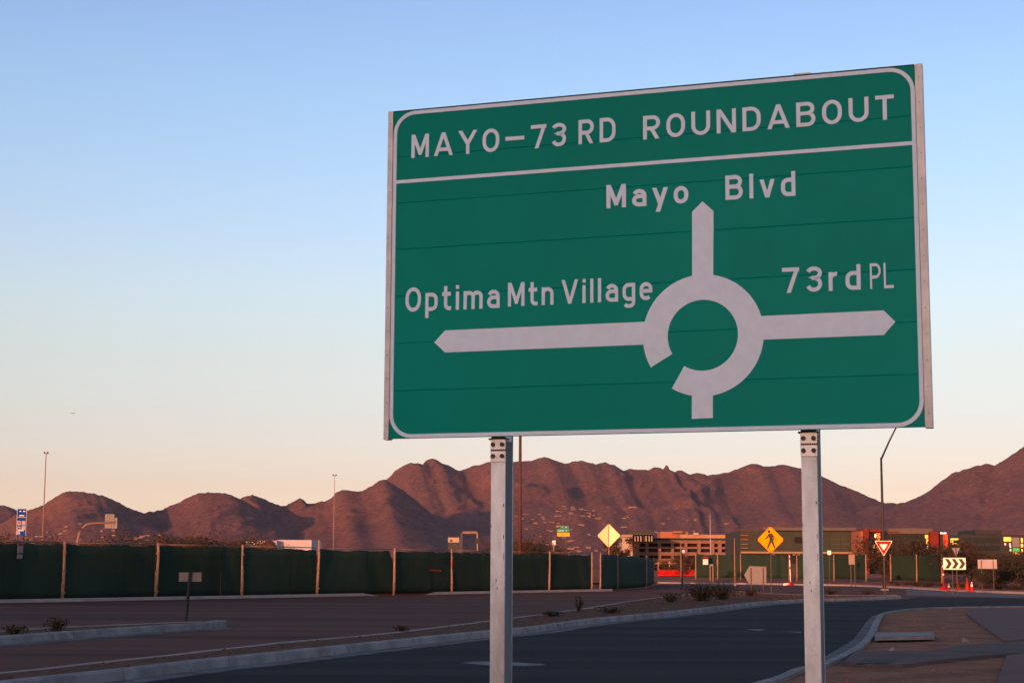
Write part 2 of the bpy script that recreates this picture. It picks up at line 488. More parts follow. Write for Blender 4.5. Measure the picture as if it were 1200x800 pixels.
# catch basin top beside the gutter
cb = XY([(1027, 741), (1093, 741), (1095, 745), (1025, 746.3)], .2)
o = empty('catch_basin'); o['kind'] = 'structure'
MB().prism([(p.x, p.y) for p in cb], .14, .21, 'xy').build('concrete_lid', M['concrete'], o)
c0 = XY([(1064, 744.6), (1093, 743.6), (1097, 746.8), (1063, 748.2)], .104)
MB().prism([(p.x, p.y) for p in c0], .08, .118, 'xy').build('inlet_shadow', M['black'], o)  # black slab painted in for the shadowed hollow under the lid
# ribbed ramp plate
tp = empty('tactile_plate'); tp['kind'] = 'structure'
for k in range(11):
    a = 1004 + k * 3.5
    q = XY([(a, 777.4), (a + 1.8, 777.4), (a + 10.3, 770.6), (a + 8.5, 770.6)], .155)
    MB().prism([(p.x, p.y) for p in q], .150, .166, 'xy').build('rib', M['grime'], tp)

# far side: sloping dirt behind the far kerb
kerb('far_kerb', far_kerb, -1, gut=.4, wtop=.2, material=M['concrete_warm'], gmat=M['gutter'])
mb = MB()
fk = [Vector((-30, 118)), Vector((-6, 128))] + far_kerb[1:] + [Vector((140, 72))]
prof = [(0, .14), (12, .2), (40, .5), (75, .62), (190, .62), (900, .6)]
b0 = 0
for p in fk:
    d = Vector((p.x, p.y)).normalized()
    for r, z in prof:
        mb.v.append((p.x + d.x * r, p.y + d.y * r, z))
n = len(prof)
for i in range(len(fk) - 1):
    for k in range(n - 1):
        mb.f.append((i * n + k, (i + 1) * n + k, (i + 1) * n + k + 1, i * n + k + 1))
mb.build('far_verge', M['far_dirt'], smooth=True)['kind'] = 'structure'

# worn lane arrows on the main road
def marking(l, name='road_marking'):
    sheet(name, [(p.x, p.y) for p in XY(l, .012)], .0125, M['paint_worn'])
marking([(541, 776.2), (556, 774.6), (573, 774.4), (604, 775.6), (636, 777.4), (640, 778.6), (612, 779.8), (573, 778.9), (556, 777.6)])
marking([(872, 736.6), (898, 736.8), (890, 738.5)])
marking([(915, 739.4), (938, 739.6), (939, 741.0)])

# ------------------------------------------------------------------ kerb and fence on the left far side
fA = G(0, 701.8, K); fB = G(690, 690.0, K)
FA = Vector((fA.x, fA.y)); FB = Vector((fB.x, fB.y)); FD = (FB - FA).normalized()
def on_line(px, A=FA, B=FB):
    d = ray(px, 690)
    D = (B - A); den = d.x * D.y - d.y * D.x
    t = (A.x * D.y - A.y * D.x) / den
    return Vector((d.x * t, d.y * t))
kb = -.12
def lk(px): return on_line(px)
k1 = [FA - FD * 40, FA, lk(100), lk(200), lk(300), lk(419)]
kerb('fence_kerb', [p + Vector((FD.y, -FD.x)) * .12 for p in k1], -1, gut=.4, wtop=.22, material=M['concrete_warm'], gmat=M['asphalt_old'])
k2 = [lk(508), lk(560), lk(640), lk(712)]
kerb('fence_kerb', [p + Vector((FD.y, -FD.x)) * .12 for p in k2], -1, gut=.4, wtop=.22, material=M['concrete_warm'], gmat=M['asphalt_old'])
# ramped ends of the driveway
for a, b in ((419, 438), (508, 494)):
    A = lk(a) + Vector((FD.y, -FD.x)) * .12; B = lk(b) + Vector((FD.y, -FD.x)) * .12
    nn = Vector((FD.y, -FD.x)) * .25
    mb = MB(); mb.add([(A.x, A.y, 0), (B.x, B.y, 0), (A.x, A.y, .15), (A.x + nn.x, A.y + nn.y, 0), (B.x + nn.x, B.y + nn.y, 0), (A.x + nn.x, A.y + nn.y, .15)],
                     [(0, 1, 2), (3, 5, 4), (2, 1, 4, 5), (0, 2, 5, 3), (0, 3, 4, 1)])
    mb.build('kerb_ramp', M['concrete_warm'])['kind'] = 'structure'
lot = [FA - FD * 45 , lk(419), lk(508), lk(712)]
back = Vector((-FD.y, FD.x))
slab('lot_ground', [(p.x, p.y) for p in [q + back * .13 for q in lot]] + [(p.x, p.y) for p in [q + back * 60 for q in reversed(lot)]], 0, .12, M['far_dirt'])

rnd = random.Random(7)
def fence_bay(parent, A, B, z0, ztop, sagA=0.0, sagB=0.0, nx=14, nz=6, seed=0, lean=.05):
    """one stretch of wind-screen cloth, wrinkled, with an uneven upper hem"""
    r = random.Random(seed)
    mb = MB(); D = B - A; L = D.length; nrm = Vector((-D.y, D.x)) / L
    ph = [r.uniform(0, 6.28) for _ in range(6)]
    for side in (0, 1):
        for i in range(nx + 1):
            t = i / nx
            top = ztop - .05 * math.sin(math.pi * t) + .02 * math.sin(7 * t + ph[0]) + .015 * math.sin(17 * t + ph[1])
            top -= sagA * max(0, 1 - t / .12) ** 1 + sagB * max(0, 1 - (1 - t) / .12)
            for k in range(nz + 1):
                s = k / nz
                w_ = .028 * math.sin(4 * t + 3.5 * s + ph[2]) + .012 * math.sin(9 * t + ph[3] + 5 * s) + .006 * math.sin(23 * t + ph[4] - 4 * s)
                w_ *= math.sin(math.pi * min(1, max(0, t * 1.0))) ** .5 if 0 < t < 1 else 0
                p = A + D * t + nrm * (w_ - .012 * side)
                mb.v.append((p.x, p.y, z0 + (top - z0) * s))
    N1 = (nx + 1) * (nz + 1)
    for i in range(nx):
        for k in range(nz):
            a = i * (nz + 1) + k
            mb.f.append((a, a + nz + 1, a + nz + 2, a + 1))
            mb.f.append((N1 + a, N1 + a + 1, N1 + a + nz + 2, N1 + a + nz + 1))
    for i in range(nx):
        a = i * (nz + 1); b = a + nz
        mb.f.append((a, N1 + a, N1 + a + nz + 1, a + nz + 1)); mb.f.append((b, b + nz + 1, N1 + b + nz + 1, N1 + b))
    return mb.build('wind_screen', M['screen'], parent, smooth=True, fix=False)

def fence_post(parent, p, z0, z1, r=.075, lean=0.0, material=None):
    mb = MB()
    mb.tube([(p.x - .03, p.y, z0), (p.x + lean * .3, p.y, z0 + (z1 - z0) * .35), (p.x + lean, p.y, z0 + (z1 - z0) * .72), (p.x + lean * .6, p.y, z1)], [r * 1.15, r, r * .85, r * .8], 8)
    o = mb.build('post', material or M['fpost'], parent, smooth=True)
    for z in (.35, 1.2, 2.0):
        cl = MB()
        zz = z0 + (z1 - z0) * z / 2.5
        cl.tube([(p.x + lean * .5, p.y, zz), (p.x + lean * .5, p.y, zz + .07)], r * 1.35, 8)
        cl.build('clamp', M['wood'], o)
    return o

fence = thing('construction_fence', 'long chain-link fence hung with dark green wind screens along the far kerb at left', 'fence', (0, 0, 0), 0)
stations = [(-60, 0), (73, 0), (182, .05), (283, -.05), (371, .05), (461, 0), (529, -.08), (585, 0), (643, .03), (693, 0)]
pts = [(lk(px), ln) for px, ln in stations]
for i in range(len(pts) - 1):
    A, B = pts[i][0], pts[i + 1][0]
    d = (B - A).normalized()
    mid = [A]
    if (B - A).length > 4.5: mid.append(A + (B - A) * (.62 if i != 2 else .74))
    mid.append(B)
    for j, (a, b) in enumerate(zip(mid, mid[1:])):
        g1 = .08 if j == 0 else (.03 if i == 2 else -.03); g2 = .08 if j == len(mid) - 2 else .0
        fence_bay(fence, a + d * g1, b - d * g2, .11, 2.34 - .006 * i, seed=i * 7 + j, sagB=(.75 if (i == 4 and j == len(mid) - 2) else .03), sagA=.02)
for i, (p, ln) in enumerate(pts):
    fence_post(fence, p + Vector((FD.y, -FD.x)) * .05, 0.0, 2.40 + (.35 if i in (4,) else .05), .066 if i < 7 else .055, ln)
rail = MB()
for i in range(len(pts) - 1):
    A, B = pts[i][0] + back * .06, pts[i + 1][0] + back * .06
    rail.tube([(A.x, A.y, 2.385), (B.x, B.y, 2.385)], .028, 6)
rail.build('top_rail', M['wood'], fence, smooth=True)
# orange tie tape seen on one screen
p1 = lk(501); p2 = lk(515)
q = Vector((FD.y, -FD.x)) * .10
MB().add([(p1.x + q.x, p1.y + q.y, 1.28), (p2.x + q.x, p2.y + q.y, 1.25), (p2.x + q.x, p2.y + q.y, 1.31), (p1.x + q.x, p1.y + q.y, 1.34),
          (p1.x + q.x, p1.y + q.y + .02, 1.28), (p2.x + q.x, p2.y + q.y + .02, 1.25), (p2.x + q.x, p2.y + q.y + .02, 1.31), (p1.x + q.x, p1.y + q.y + .02, 1.34)],
         [(0, 1, 2, 3), (4, 7, 6, 5), (0, 4, 5, 1), (3, 2, 6, 7), (1, 5, 6, 2), (0, 3, 7, 4)]).build('tie_tape', M['orange'], fence)

# short return of the fence past the gap
ga = lk(703) ; gb = H(757, 684, 128); gb = Vector((gb.x, gb.y)); gc = H(766, 680, 150); gc = Vector((gc.x, gc.y))
fence2 = thing('fence_return', 'short green screened fence turning the corner below the bright diamond sign', 'fence')
gm = ga + (gb - ga) * .33; gm2 = ga + (gb - ga) * .68
for i, (a, b) in enumerate(((ga, gm), (gm, gm2), (gm2, gb), (gb, gc))):
    d = (b - a).normalized()
    fence_bay(fence2, a + d * .06, b - d * .04, .06, 2.34 + (0.04 if i < 1 else 0.0), seed=50 + i, nx=10)
for p in (ga, gm, gb): fence_post(fence2, p + Vector((FD.y, -FD.x)) * .05, 0, 2.42, .05)
fence_post(fence2, gc, 0, 2.4, .06)

# little notice on the first screen
q = lk(19) + Vector((FD.y, -FD.x)) * .12
nt_ = thing('notice_board', 'small white and red notice with a lower tag on the leftmost green screen', 'notice', (q.x, q.y, 1.72), math.atan2(FD.y, FD.x))
MB().box(-.14, -.02, .22, .14, 0, .60).build('panel', M['sign_back'], nt_)
MB().box(-.125, -.026, .51, .125, -.021, .585).build('red_header', M['red_wall'], nt_)
MB().prism([(-.15, 0), (.10, 0), (.13, .17), (-.13, .17)], -.02, 0).build('lower_tag', M['sign_back'], nt_)

# orange-ended sandbag at the kerb by the gap
q = G(722, 688.5, .1)
sb = MB(); sb.tube([(-.45, 0, .09), (-.3, .02, .14), (0, 0, .16), (.3, .03, .13), (.45, 0, .08)], [.05, .13, .15, .12, .04], 10)
o = sb.build('sandbag', M['orange'], smooth=True); o.location = q; o.rotation_euler = (0, 0, .2)
o.location.z = .0
tag(o, 'small orange sandbag lying at the foot of the fence corner', 'sandbag')

# ------------------------------------------------------------------ the big roundabout sign
PSI = .3283
SU = Vector((math.cos(PSI), -math.sin(PSI), 0))
SN = Vector((-math.sin(PSI), -math.cos(PSI), 0))        # out of the face, towards the traffic
SB = CAM + Vector((-.8043, 10.524, 2.2566 - EYE))
SW, SH = 3.384, 2.134
sign = thing('roundabout_sign', 'large green guide sign with a roundabout diagram, carried on two steel posts', 'road sign', (SB.x, SB.y, 0), -PSI)
Z0 = SB.z
def S(px, py):
    d = ray(px, py)
    t = (SB - CAM).dot(SN) / d.dot(SN)
    P = CAM + d * t - SB
    return Vector((P.dot(SU), P.z))
# local frame: x along the face, -y out of the face, z up from the ground
def SP(u, v, o=0.0): return (u, -o, Z0 + v)
rs = random.Random(3)
ph = SH / 7
for k in range(7):
    mb = MB(); g = .00045
    a, b = k * ph + g, (k + 1) * ph - g
    if k == 0: a = 0
    if k == 6: b = SH
    off = rs.uniform(-.0008, .0012)
    # extruded plank with rounded long edges and a flange behind
    nseg = 12
    prof = [(.050, a + .004), (.0, a + .004), (-off - .001, a), (-off - .003, a + .004), (-off - .003, b - .004), (-off - .001, b), (.0, b - .004), (.050, b - .004)]
    n = len(prof)
    for x in (0.004, SW - .004):
        for y, v in prof: mb.v.append((x, y, Z0 + v))
    for i in range(n - 1): mb.f.append((i, i + 1, n + i + 1, n + i))
    mb.f.append(tuple(range(n))); mb.f.append(tuple(range(2 * n - 1, n - 1, -1)))
    mb.build('panel', M['green_sheet'], sign)
# dark felt strips behind the joints, so no daylight shows through
MB().box(.01, .012, Z0 + .01, SW - .01, .016, Z0 + SH - .01).build('backing_sheet', M['green_sheet'], sign)
# edge mouldings and their screws
for x0, x1 in ((-.006, .028), (SW - .036, SW + .006)):
    e = MB(); e.box(x0, -.014, Z0 - .004, x1, .055, Z0 + SH + .004)
    eo = e.build('edge_moulding', M['alu'], sign)
    for k in range(14):
        s_ = MB(); zz = Z0 + .08 + k * .152; xx = (x0 + x1) / 2
        s_.tube([(xx, -.0138, zz), (xx, -.0160, zz)], .003, 6)
        s_.build('screw', M['grime'], eo)
MB().box(.03, -.004, Z0 + SH, SW - .04, .05, Z0 + SH + .006).build('top_cap', M['grime'], sign)
tb = S(930, 90).x; tb2 = S(950, 88).x
MB().box(tb, .0, Z0 + SH + .0065, tb2, .03, Z0 + SH + .016).build('lifting_lug', M['alu'], sign)

LAYER = [0]
def lay():
    LAYER[0] = (LAYER[0] + 1) % 9
    return .0055 + LAYER[0] * .00035

def clip(poly, axis, val, keep_less):
    out = []
    for i, p in enumerate(poly):
        q = poly[(i + 1) % len(poly)]
        ip = (p[axis] <= val) == keep_less or p[axis] == val
        iq = (q[axis] <= val) == keep_less or q[axis] == val
        if ip: out.append(p)
        if ip != iq:
            t = (val - p[axis]) / (q[axis] - p[axis])
            out.append((p[0] + (q[0] - p[0]) * t, p[1] + (q[1] - p[1]) * t))
    return out

def stroke_polys(pts, s, closed):
    """mitred quads along a centre line"""
    n = len(pts); L = []; Rr = []
    for i in range(n):
        p = Vector(pts[i])
        if closed:
            a = Vector(pts[i - 1]); b = Vector(pts[(i + 1) % n])
        else:
            a = Vector(pts[max(i - 1, 0)]); b = Vector(pts[min(i + 1, n - 1)])
        if not closed and i == 0: t = (b - p).normalized(); nn = Vector((-t.y, t.x)); k = 1
        elif not closed and i == n - 1: t = (p - a).normalized(); nn = Vector((-t.y, t.x)); k = 1
        else:
            t1 = (p - a).normalized(); t2 = (b - p).normalized()
            nn = Vector((-(t1 + t2).y, (t1 + t2).x)).normalized()
            k = 1 / max(.35, nn.dot(Vector((-t1.y, t1.x))))
        L.append(p + nn * s / 2 * k); Rr.append(p - nn * s / 2 * k)
    m_ = n if closed else n - 1
    return [[tuple(L[i]), tuple(L[(i + 1) % n]), tuple(Rr[(i + 1) % n]), tuple(Rr[i])] for i in range(m_)]

def add_flat(mb, poly, fn, o):
    """a sheet of vinyl: a polygon lifted off the face by o with thin sides"""
    if len(poly) < 3: return
    ar = sum(poly[i][0] * poly[(i + 1) % len(poly)][1] - poly[(i + 1) % len(poly)][0] * poly[i][1] for i in range(len(poly)))
    if ar < 0: poly = poly[::-1]
    n = len(poly)
    A = [fn(p[0], p[1], o) for p in poly]; B = [fn(p[0], p[1], .0025) for p in poly]
    mb.add(A + B, [tuple(range(n))] + [(i, n + i, n + (i + 1) % n, (i + 1) % n) for i in range(n)])

def arc(cx, cy, rx, ry, a0, a1, n=10):
    return [(cx + rx * math.cos(R(a0 + (a1 - a0) * k / n)), cy + ry * math.sin(R(a0 + (a1 - a0) * k / n))) for k in range(n + 1)]

def glyph(ch, s):
    """stroke skeleton: list of (points, closed), width; cap height is 1"""
    h = s / 2; x = .74
    def rr(w, top, bot=0.0, ry=None):
        rx = w / 2 - h; c = w / 2; ry = ry or min(rx * 1.15, (top - bot) / 2 - h)
        return arc(c, top - h - ry, rx, ry, 0, 180, 12) + arc(c, bot + h + ry, rx, ry, 180, 360, 12)
    if ch == 'M':
        w = .82; return [([(h, 0), (h, 1)], 0), ([(w - h, 0), (w - h, 1)], 0), ([(.055, 1.08), (w / 2 + .02, .12)], 0), ([(w - .055, 1.08), (w / 2 - .02, .12)], 0)], w
    if ch == 'A':
        w = .88; return [([(.055, -.07), (w / 2 + .03, 1.08)], 0), ([(w - .055, -.07), (w / 2 - .03, 1.08)], 0), ([(.2, .27), (w - .2, .27)], 0)], w
    if ch == 'Y':
        w = .88; return [([(.05, 1.07), (w / 2 + .02, .40)], 0), ([(w - .05, 1.07), (w / 2 - .02, .40)], 0), ([(w / 2, 0), (w / 2, .5)], 0)], w
    if ch == 'O':
        w = .76; return [(rr(w, 1), 1)], w
    if ch == '7':
        w = .70; return [([(0, 1 - h), (w, 1 - h)], 0), ([(w - h * 1.1, 1 - h * .6), (.24, -.06)], 0)], w
    if ch == '3':
        w = .66; c = w / 2; rx = c - h
        return [(arc(c, .735, rx, 1 - h - .735, 160, -90, 14) + arc(c, .31, rx, .31 - h, 90, -160, 16)[1:], 0), ([(c - .09, .545), (c + .02, .545)], 0)], w
    if ch in 'RPD':
        if ch == 'D':
            w = .72; return [([(h, 0), (h, 1)], 0), ([(h, 1 - h), (w - h - .30, 1 - h)] + arc(w - h - .30, .60, .30, .40 - h, 90, 0, 8)[1:] + arc(w - h - .30, .40, .30, .40 - h, 0, -90, 8) + [(h, h)], 0)], w
        w = .70 if ch == 'R' else .62; c = w - h - .225; lo = .46
        st = [([(h, 0), (h, 1)], 0), ([(h, 1 - h)] + arc(c, (1 - h + lo) / 2, .225, (1 - h - lo) / 2, 90, -90, 10) + [(h, lo)], 0)]
        if ch == 'R': st.append(([(.33, lo + .02), (w - .075, -.08)], 0))
        return st, w
    if ch == 'B':
        w = .74; lo = .53; c = w - h - .22
        return [([(h, 0), (h, 1)], 0), ([(h, 1 - h)] + arc(c - .02, (1 - h + lo) / 2, .21, (1 - h - lo) / 2, 90, -90, 10) + [(h, lo)], 0), ([(h, lo)] + arc(c, (h + lo) / 2, .22, (lo - h) / 2, 90, -90, 10) + [(h, h)], 0)], w
    if ch == 'U':
        w = .76; return [([(h, 1)] + arc(w / 2, .38, w / 2 - h, .38 - h, 180, 360, 12) + [(w - h, 1)], 0)], w
    if ch == 'N':
        w = .77; return [([(h, 0), (h, 1)], 0), ([(w - h, 0), (w - h, 1)], 0), ([(.04, 1.07), (w - .04, -.07)], 0)], w
    if ch == 'T':
        w = .70; return [([(0, 1 - h), (w, 1 - h)], 0), ([(w / 2, 0), (w / 2, 1)], 0)], w
    if ch == 'V':
        w = .80; return [([(.05, 1.07), (w / 2 + .03, -.08)], 0), ([(w - .05, 1.07), (w / 2 - .03, -.08)], 0)], w
    if ch == 'L':
        w = .56; return [([(h, 0), (h, 1)], 0), ([(h, h), (w, h)], 0)], w
    if ch == 'a':
        w = .60; return [([(w - h, 0)] + arc(w / 2 + .0, x - h - .2, w / 2 - h, .2, 0, 155, 10), 0),
                         ([(w - h, .43), (.27, .43)] + arc(.27, (.43 + h) / 2, .27 - h, (.43 - h) / 2, 90, 270, 10)[1:] + [(w - h, h)], 0)], w
    if ch == 'y':
        w = .62; return [([(.055, x + .06), (w / 2 + .01, .05)], 0), ([(w - .055, x + .06), (.19, -.36)], 0)], w
    if ch == 'o':
        w = .60; return [(rr(w, x), 1)], w
    if ch == 'l':
        return [([(h, 0), (h, 1)], 0)], s
    if ch == 'i':
        return [([(h, 0), (h, x)], 0), ([(h, .85), (h, 1.0)], 0)], s
    if ch == 'v':
        w = .60; return [([(.05, x + .06), (w / 2 + .02, -.07)], 0), ([(w - .05, x + .06), (w / 2 - .02, -.07)], 0)], w
    if ch == 'd':
        w = .60; c = w / 2
        return [([(w - h, 0), (w - h, 1)], 0), ([(w - h, x - h)] + arc(c, x - h - .2, c - h, .2, 90, 180, 8) + arc(c, h + .2, c - h, .2, 180, 270, 8) + [(w - h, h)], 0)], w
    if ch == 'p':
        w = .60; c = w / 2
        return [([(h, -.28), (h, x)], 0), ([(h, x - h)] + arc(c, x - h - .2, c - h, .2, 90, 0, 8) + arc(c, h + .2, c - h, .2, 0, -90, 8) + [(h, h)], 0)], w
    if ch == 'g':
        w = .60; c = w / 2
        return [([(w - h, x)] + arc(c, -.07, c - h, .14, 0, -150, 10), 0), ([(w - h, x - h)] + arc(c, x - h - .2, c - h, .2, 90, 180, 8) + arc(c, h + .2, c - h, .2, 180, 270, 8) + [(w - h, h)], 0)], w
    if ch == 't':
        w = .44; return [([(.17, .98), (.17, .24)] + arc(.33, .24, .16, .24 - h, 180, 270, 8)[1:] + [(w, h)], 0), ([(0, x - h), (w - .02, x - h)], 0)], w
    if ch == 'n':
        w = .58; return [([(h, 0), (h, x)], 0), ([(h, x - h - .12)] + arc(w / 2, x - h - .18, w / 2 - h, .18, 150, 0, 9) + [(w - h, 0)], 0)], w
    if ch == 'm':
        w = .92; a = (w - 2 * h) / 2
        return [([(h, 0), (h, x)], 0), (arc(h + a / 2, x - h - .16, a / 2, .16, 160, 0, 9) + [(h + a, 0)], 0), (arc(h + a * 1.5, x - h - .16, a / 2, .16, 160, 0, 9) + [(h + 2 * a, 0)], 0)], w
    if ch == 'r':
        w = .42; return [([(h, 0), (h, x)], 0), (arc(h + .21, x - h - .2, .21, .2, 175, 75, 8), 0)], w
    if ch == 'e':
        w = .60; c = w / 2
        return [([(h, .38), (w - h, .38)] + arc(c, x - h - .2, c - h, .2, 0, 180, 10) + arc(c, h + .2, c - h, .2, 180, 315, 10), 0)], w
    raise KeyError(ch)

def text_on(parent, text, bl, tl, end, s, fn, mtl, gap=.22, mapper=None):
    a = mapper(*bl); t = mapper(*tl); b = mapper(*end)
    cap_h = (t - a).length
    gl = [glyph(c, s) for c in text]
    tot = sum(g[1] for g in gl) + gap * (len(text) - 1)
    dirx = (b - a); sx = dirx.length / tot
    ex = dirx.normalized()
    # keep the words level on the face
    x = 0
    ALL = 0
    for c, (st, wd) in zip(text, gl):
        mb = MB()
        lo = -.28 if c in 'ypg' else 0.0
        hi = .74 if c in 'yvgpanmeor' else 1.0
        for pts_, closed in st:
            o = lay()
            for poly in stroke_polys(pts_, s, closed):
                poly = clip(clip(poly, 1, lo, False), 1, hi + (1e-6), True)
                if len(poly) < 3: continue
                P = [(a.x + ex.x * (x + p[0]) * sx + 0, a.y + ex.y * (x + p[0]) * sx + p[1] * cap_h) for p in poly]
                add_flat(mb, P, fn, o)
        mb.build('digit' if c.isdigit() else 'letter', mtl, parent, fix=False)
        x += wd + gap

SM = M['silver_sheet']
for txt, bl, tl, en, s, gp in [
    ('MAYO', (482.4, 185.6), (482.2, 158.6), (585.3, 177.8), .155, .24),
    ('73', (622.4, 174.6), (622.4, 147.4), (663.8, 171.2), .155, .24),
    ('RD', (678.4, 169.6), (678.2, 141.4), (721.6, 165.8), .155, .26),
    ('ROUNDABOUT', (754, 164.2), (754, 136.6), (1048.2, 140.0), .155, .26),
    ('Mayo', (711, 244.6), (710.6, 217.4), (807, 238.2), .17, .25),
    ('Blvd', (850.5, 234.8), (850.2, 206.2), (932.5, 229.6), .165, .28),
    ('Optima', (475.5, 365.7), (475.5, 337.2), (586, 360.8), .155, .22),
    ('Mtn', (595.6, 359.4), (595.6, 331.6), (649, 357.0), .155, .20),
    ('Village', (658.6, 356.4), (658.6, 328.4), (764.8, 351.4), .155, .22),
    ('73rd', (917, 343.6), (917, 314.2), (1009, 339.4), .16, .26),
    ('PL', (1020, 338.8), (1020, 309.0), (1047.6, 337.4), .115, .17)]:
    text_on(sign, txt, bl, tl, en, s, SP, SM, gp, S)
def strip(name, px_pts):
    mb = MB(); add_flat(mb, [tuple(S(*p)) for p in px_pts], SP, lay())
    return mb.build(name, SM, sign, fix=False)
strip('dash', [(592.6, 165.4), (614.6, 163.7), (614.6, 159.4), (592.6, 161.0)])
# divider rule, straight across the face
dv = (S(466, 213.2).y + S(1069, 168.4).y) / 2
mb = MB(); add_flat(mb, [(.03, dv - .0115), (SW - .04, dv - .0115), (SW - .04, dv + .0115), (.03, dv + .0115)], SP, .0056)
mb.build('divider_rule', SM, sign, fix=False)
# border with rounded corners
mb = MB(); bx0, bx1, bz0, bz1, rad, bw = .030, SW - .040, .004, SH - .004, .15, .024
path = arc(bx1 - rad, bz1 - rad, rad - bw / 2, rad - bw / 2, 0, 90, 8) + arc(bx0 + rad, bz1 - rad, rad - bw / 2, rad - bw / 2, 90, 180, 8) + arc(bx0 + rad, bz0 + rad, rad - bw / 2, rad - bw / 2, 180, 270, 8) + arc(bx1 - rad, bz0 + rad, rad - bw / 2, rad - bw / 2, 270, 360, 8)
for poly in stroke_polys(path, bw, True): add_flat(mb, poly, SP, .0062)
mb.build('border', SM, sign, fix=False)
# diagram: ring with a gap, three arrows and a stub
ci = (S(783, 394) + S(864.7, 391.5)) / 2
cen = Vector((ci.x, (S(824, 351).y + S(824, 434.7).y) / 2))
ri = ((S(864.7, 391.5) - S(783, 394)).length / 2 + (S(824, 351).y - S(824, 434.7).y) / 2) / 2
ro = ((S(892.8, 390) - S(753.8, 395)).length / 2 + (S(823, 320.6).y - S(823, 466).y) / 2) / 2
def ang(px, py):
    q_ = S(px, py) - cen
    return math.degrees(math.atan2(q_.y, q_.x))
a_l0 = ang(762, 431); a_l1 = ang(787.5, 415)      # ring end on the left
a_b0 = ang(786.5, 457); a_b1 = ang(802, 429)      # ring end at the bottom
a_l0 %= 360; a_l1 %= 360; a_b0 %= 360; a_b1 %= 360
n = 56; mb = MB(); outer = []; inner = []
for k in range(n + 1):
    t = k / n
    ao = a_b0 - 360 + (a_l0 - (a_b0 - 360)) * t
    ai = a_b1 - 360 + (a_l1 - (a_b1 - 360)) * t
    outer.append((cen.x + ro * math.cos(R(ao)), cen.y + ro * math.sin(R(ao)))); inner.append((cen.x + ri * math.cos(R(ai)), cen.y + ri * math.sin(R(ai))))
for k in range(n): add_flat(mb, [outer[k], outer[k + 1], inner[k + 1], inner[k]], SP, .0060)
mb.build('roundabout_ring', SM, sign, fix=False)
strip('arrow', [(811.3, 326), (811.3, 248.6), (823.4, 236.2), (836.4, 247.6), (836.0, 326)])
strip('arrow', [(761, 403.6), (522, 413), (509.4, 401.2), (522, 387.2), (762, 376.8)])
strip('arrow', [(884, 370.8), (1035.6, 363.8), (1049.4, 377), (1035.8, 392.6), (886, 398.4)])
strip('entry_stub', [(811, 458), (811, 490.6), (835.6, 489.6), (835.6, 458)])
# I-beam posts with breakaway fuse plates
for px, pyt in ((584, 515), (950, 503)):
    uc = S(px, pyt).x
    uc -= .0215
    fw, dp = .094, .150
    y0 = .062
    # folded box section with a thin lip along the rear edge
    prof = [(-fw / 2, y0), (fw / 2 - .002, y0), (fw / 2, y0 + .002), (fw / 2, y0 + .0065), (fw / 2 - .004, y0 + .0075), (fw / 2 - .004, y0 + dp - .008), (fw / 2, y0 + dp - .0065), (fw / 2, y0 + dp), (-fw / 2, y0 + dp)]
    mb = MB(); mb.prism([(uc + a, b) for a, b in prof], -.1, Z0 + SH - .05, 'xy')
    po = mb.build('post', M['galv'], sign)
    sp_ = MB(); sp_.box(uc + fw / 2 - .0038, y0 + .0085, -.1, uc + fw / 2 - .0015, y0 + dp - .009, Z0 - .02); sp_.build('side_shade_plate', M['side_shade'], po)  # dark plate paints the shade on the post's right side
    mb = MB(); zt = Z0 - .012
    mb.box(uc - .049, y0 - .011, zt - .138, uc + .049, y0 - .001, zt - .072)
    mb.box(uc - .049, y0 - .011, zt - .064, uc + .049, y0 - .001, zt + .0)
    mb.build('fuse_plate', M['fuse'], po)
    mb = MB()
    for k in range(8):
        xx = uc - .047 + k * .0133
        mb.box(xx, y0 - .013, zt - .074, xx + .007, y0 - .0015, zt - .062)
    mb.build('saw_cut', M['grime'], po)
    for bx in (-.030, .030):
        for bz in (-.105, -.033):
            b_ = MB(); b_.tube([(uc + bx, y0 - .0105, zt + bz), (uc + bx, y0 - .024, zt + bz)], .0145, 6)
            b_.build('bolt', M['bolt'], po)
    br = MB(); br.box(uc - .062, y0 - .01, Z0 - .014, uc + .055, y0 + .05, Z0 - .004)
    br.build('clamp_bracket', M['dark_steel'], po)
    for (dx, dz, lx, lz) in ((.034, -.42, .006, .02), (.036, -.62, .004, .03), (-.01, -.88, .004, .018), (-.004, -.93, .004, .02), (.038, -.75, .003, .05), (-.045, -.55, .003, .02)):
        f_ = MB(); f_.prism([(uc + dx, zt + dz), (uc + dx + lx, zt + dz + .004), (uc + dx + lx * .8, zt + dz + lz), (uc + dx - .001, zt + dz + lz * .9)], y0 - .0012, y0 - .0002)
        f_.build('scuff', M['grime'], po)
HAZE = 8e-6

SUN_BLOCK_H = 4.5 + .0875 * 299 + .9  # height of the added rise that blocks the sun
# ------------------------------------------------------------------ mountains
def vnoise(x, y, seed):
    xi = np.floor(x).astype(np.int64); yi = np.floor(y).astype(np.int64)
    xf = x - xi; yf = y - yi
    def h(a, b):
        n_ = (a * 374761393 + b * 668265263 + seed * 974711) & 0xFFFFFFFF
        n_ = ((n_ ^ (n_ >> 13)) * 1274126177) & 0xFFFFFFFF
        return ((n_ ^ (n_ >> 16)) & 0xFFFF) / 65535.0
    u = xf * xf * xf * (xf * (xf * 6 - 15) + 10); v = yf * yf * yf * (yf * (yf * 6 - 15) + 10)
    return (h(xi, yi) * (1 - u) + h(xi + 1, yi) * u) * (1 - v) + (h(xi, yi + 1) * (1 - u) + h(xi + 1, yi + 1) * u) * v

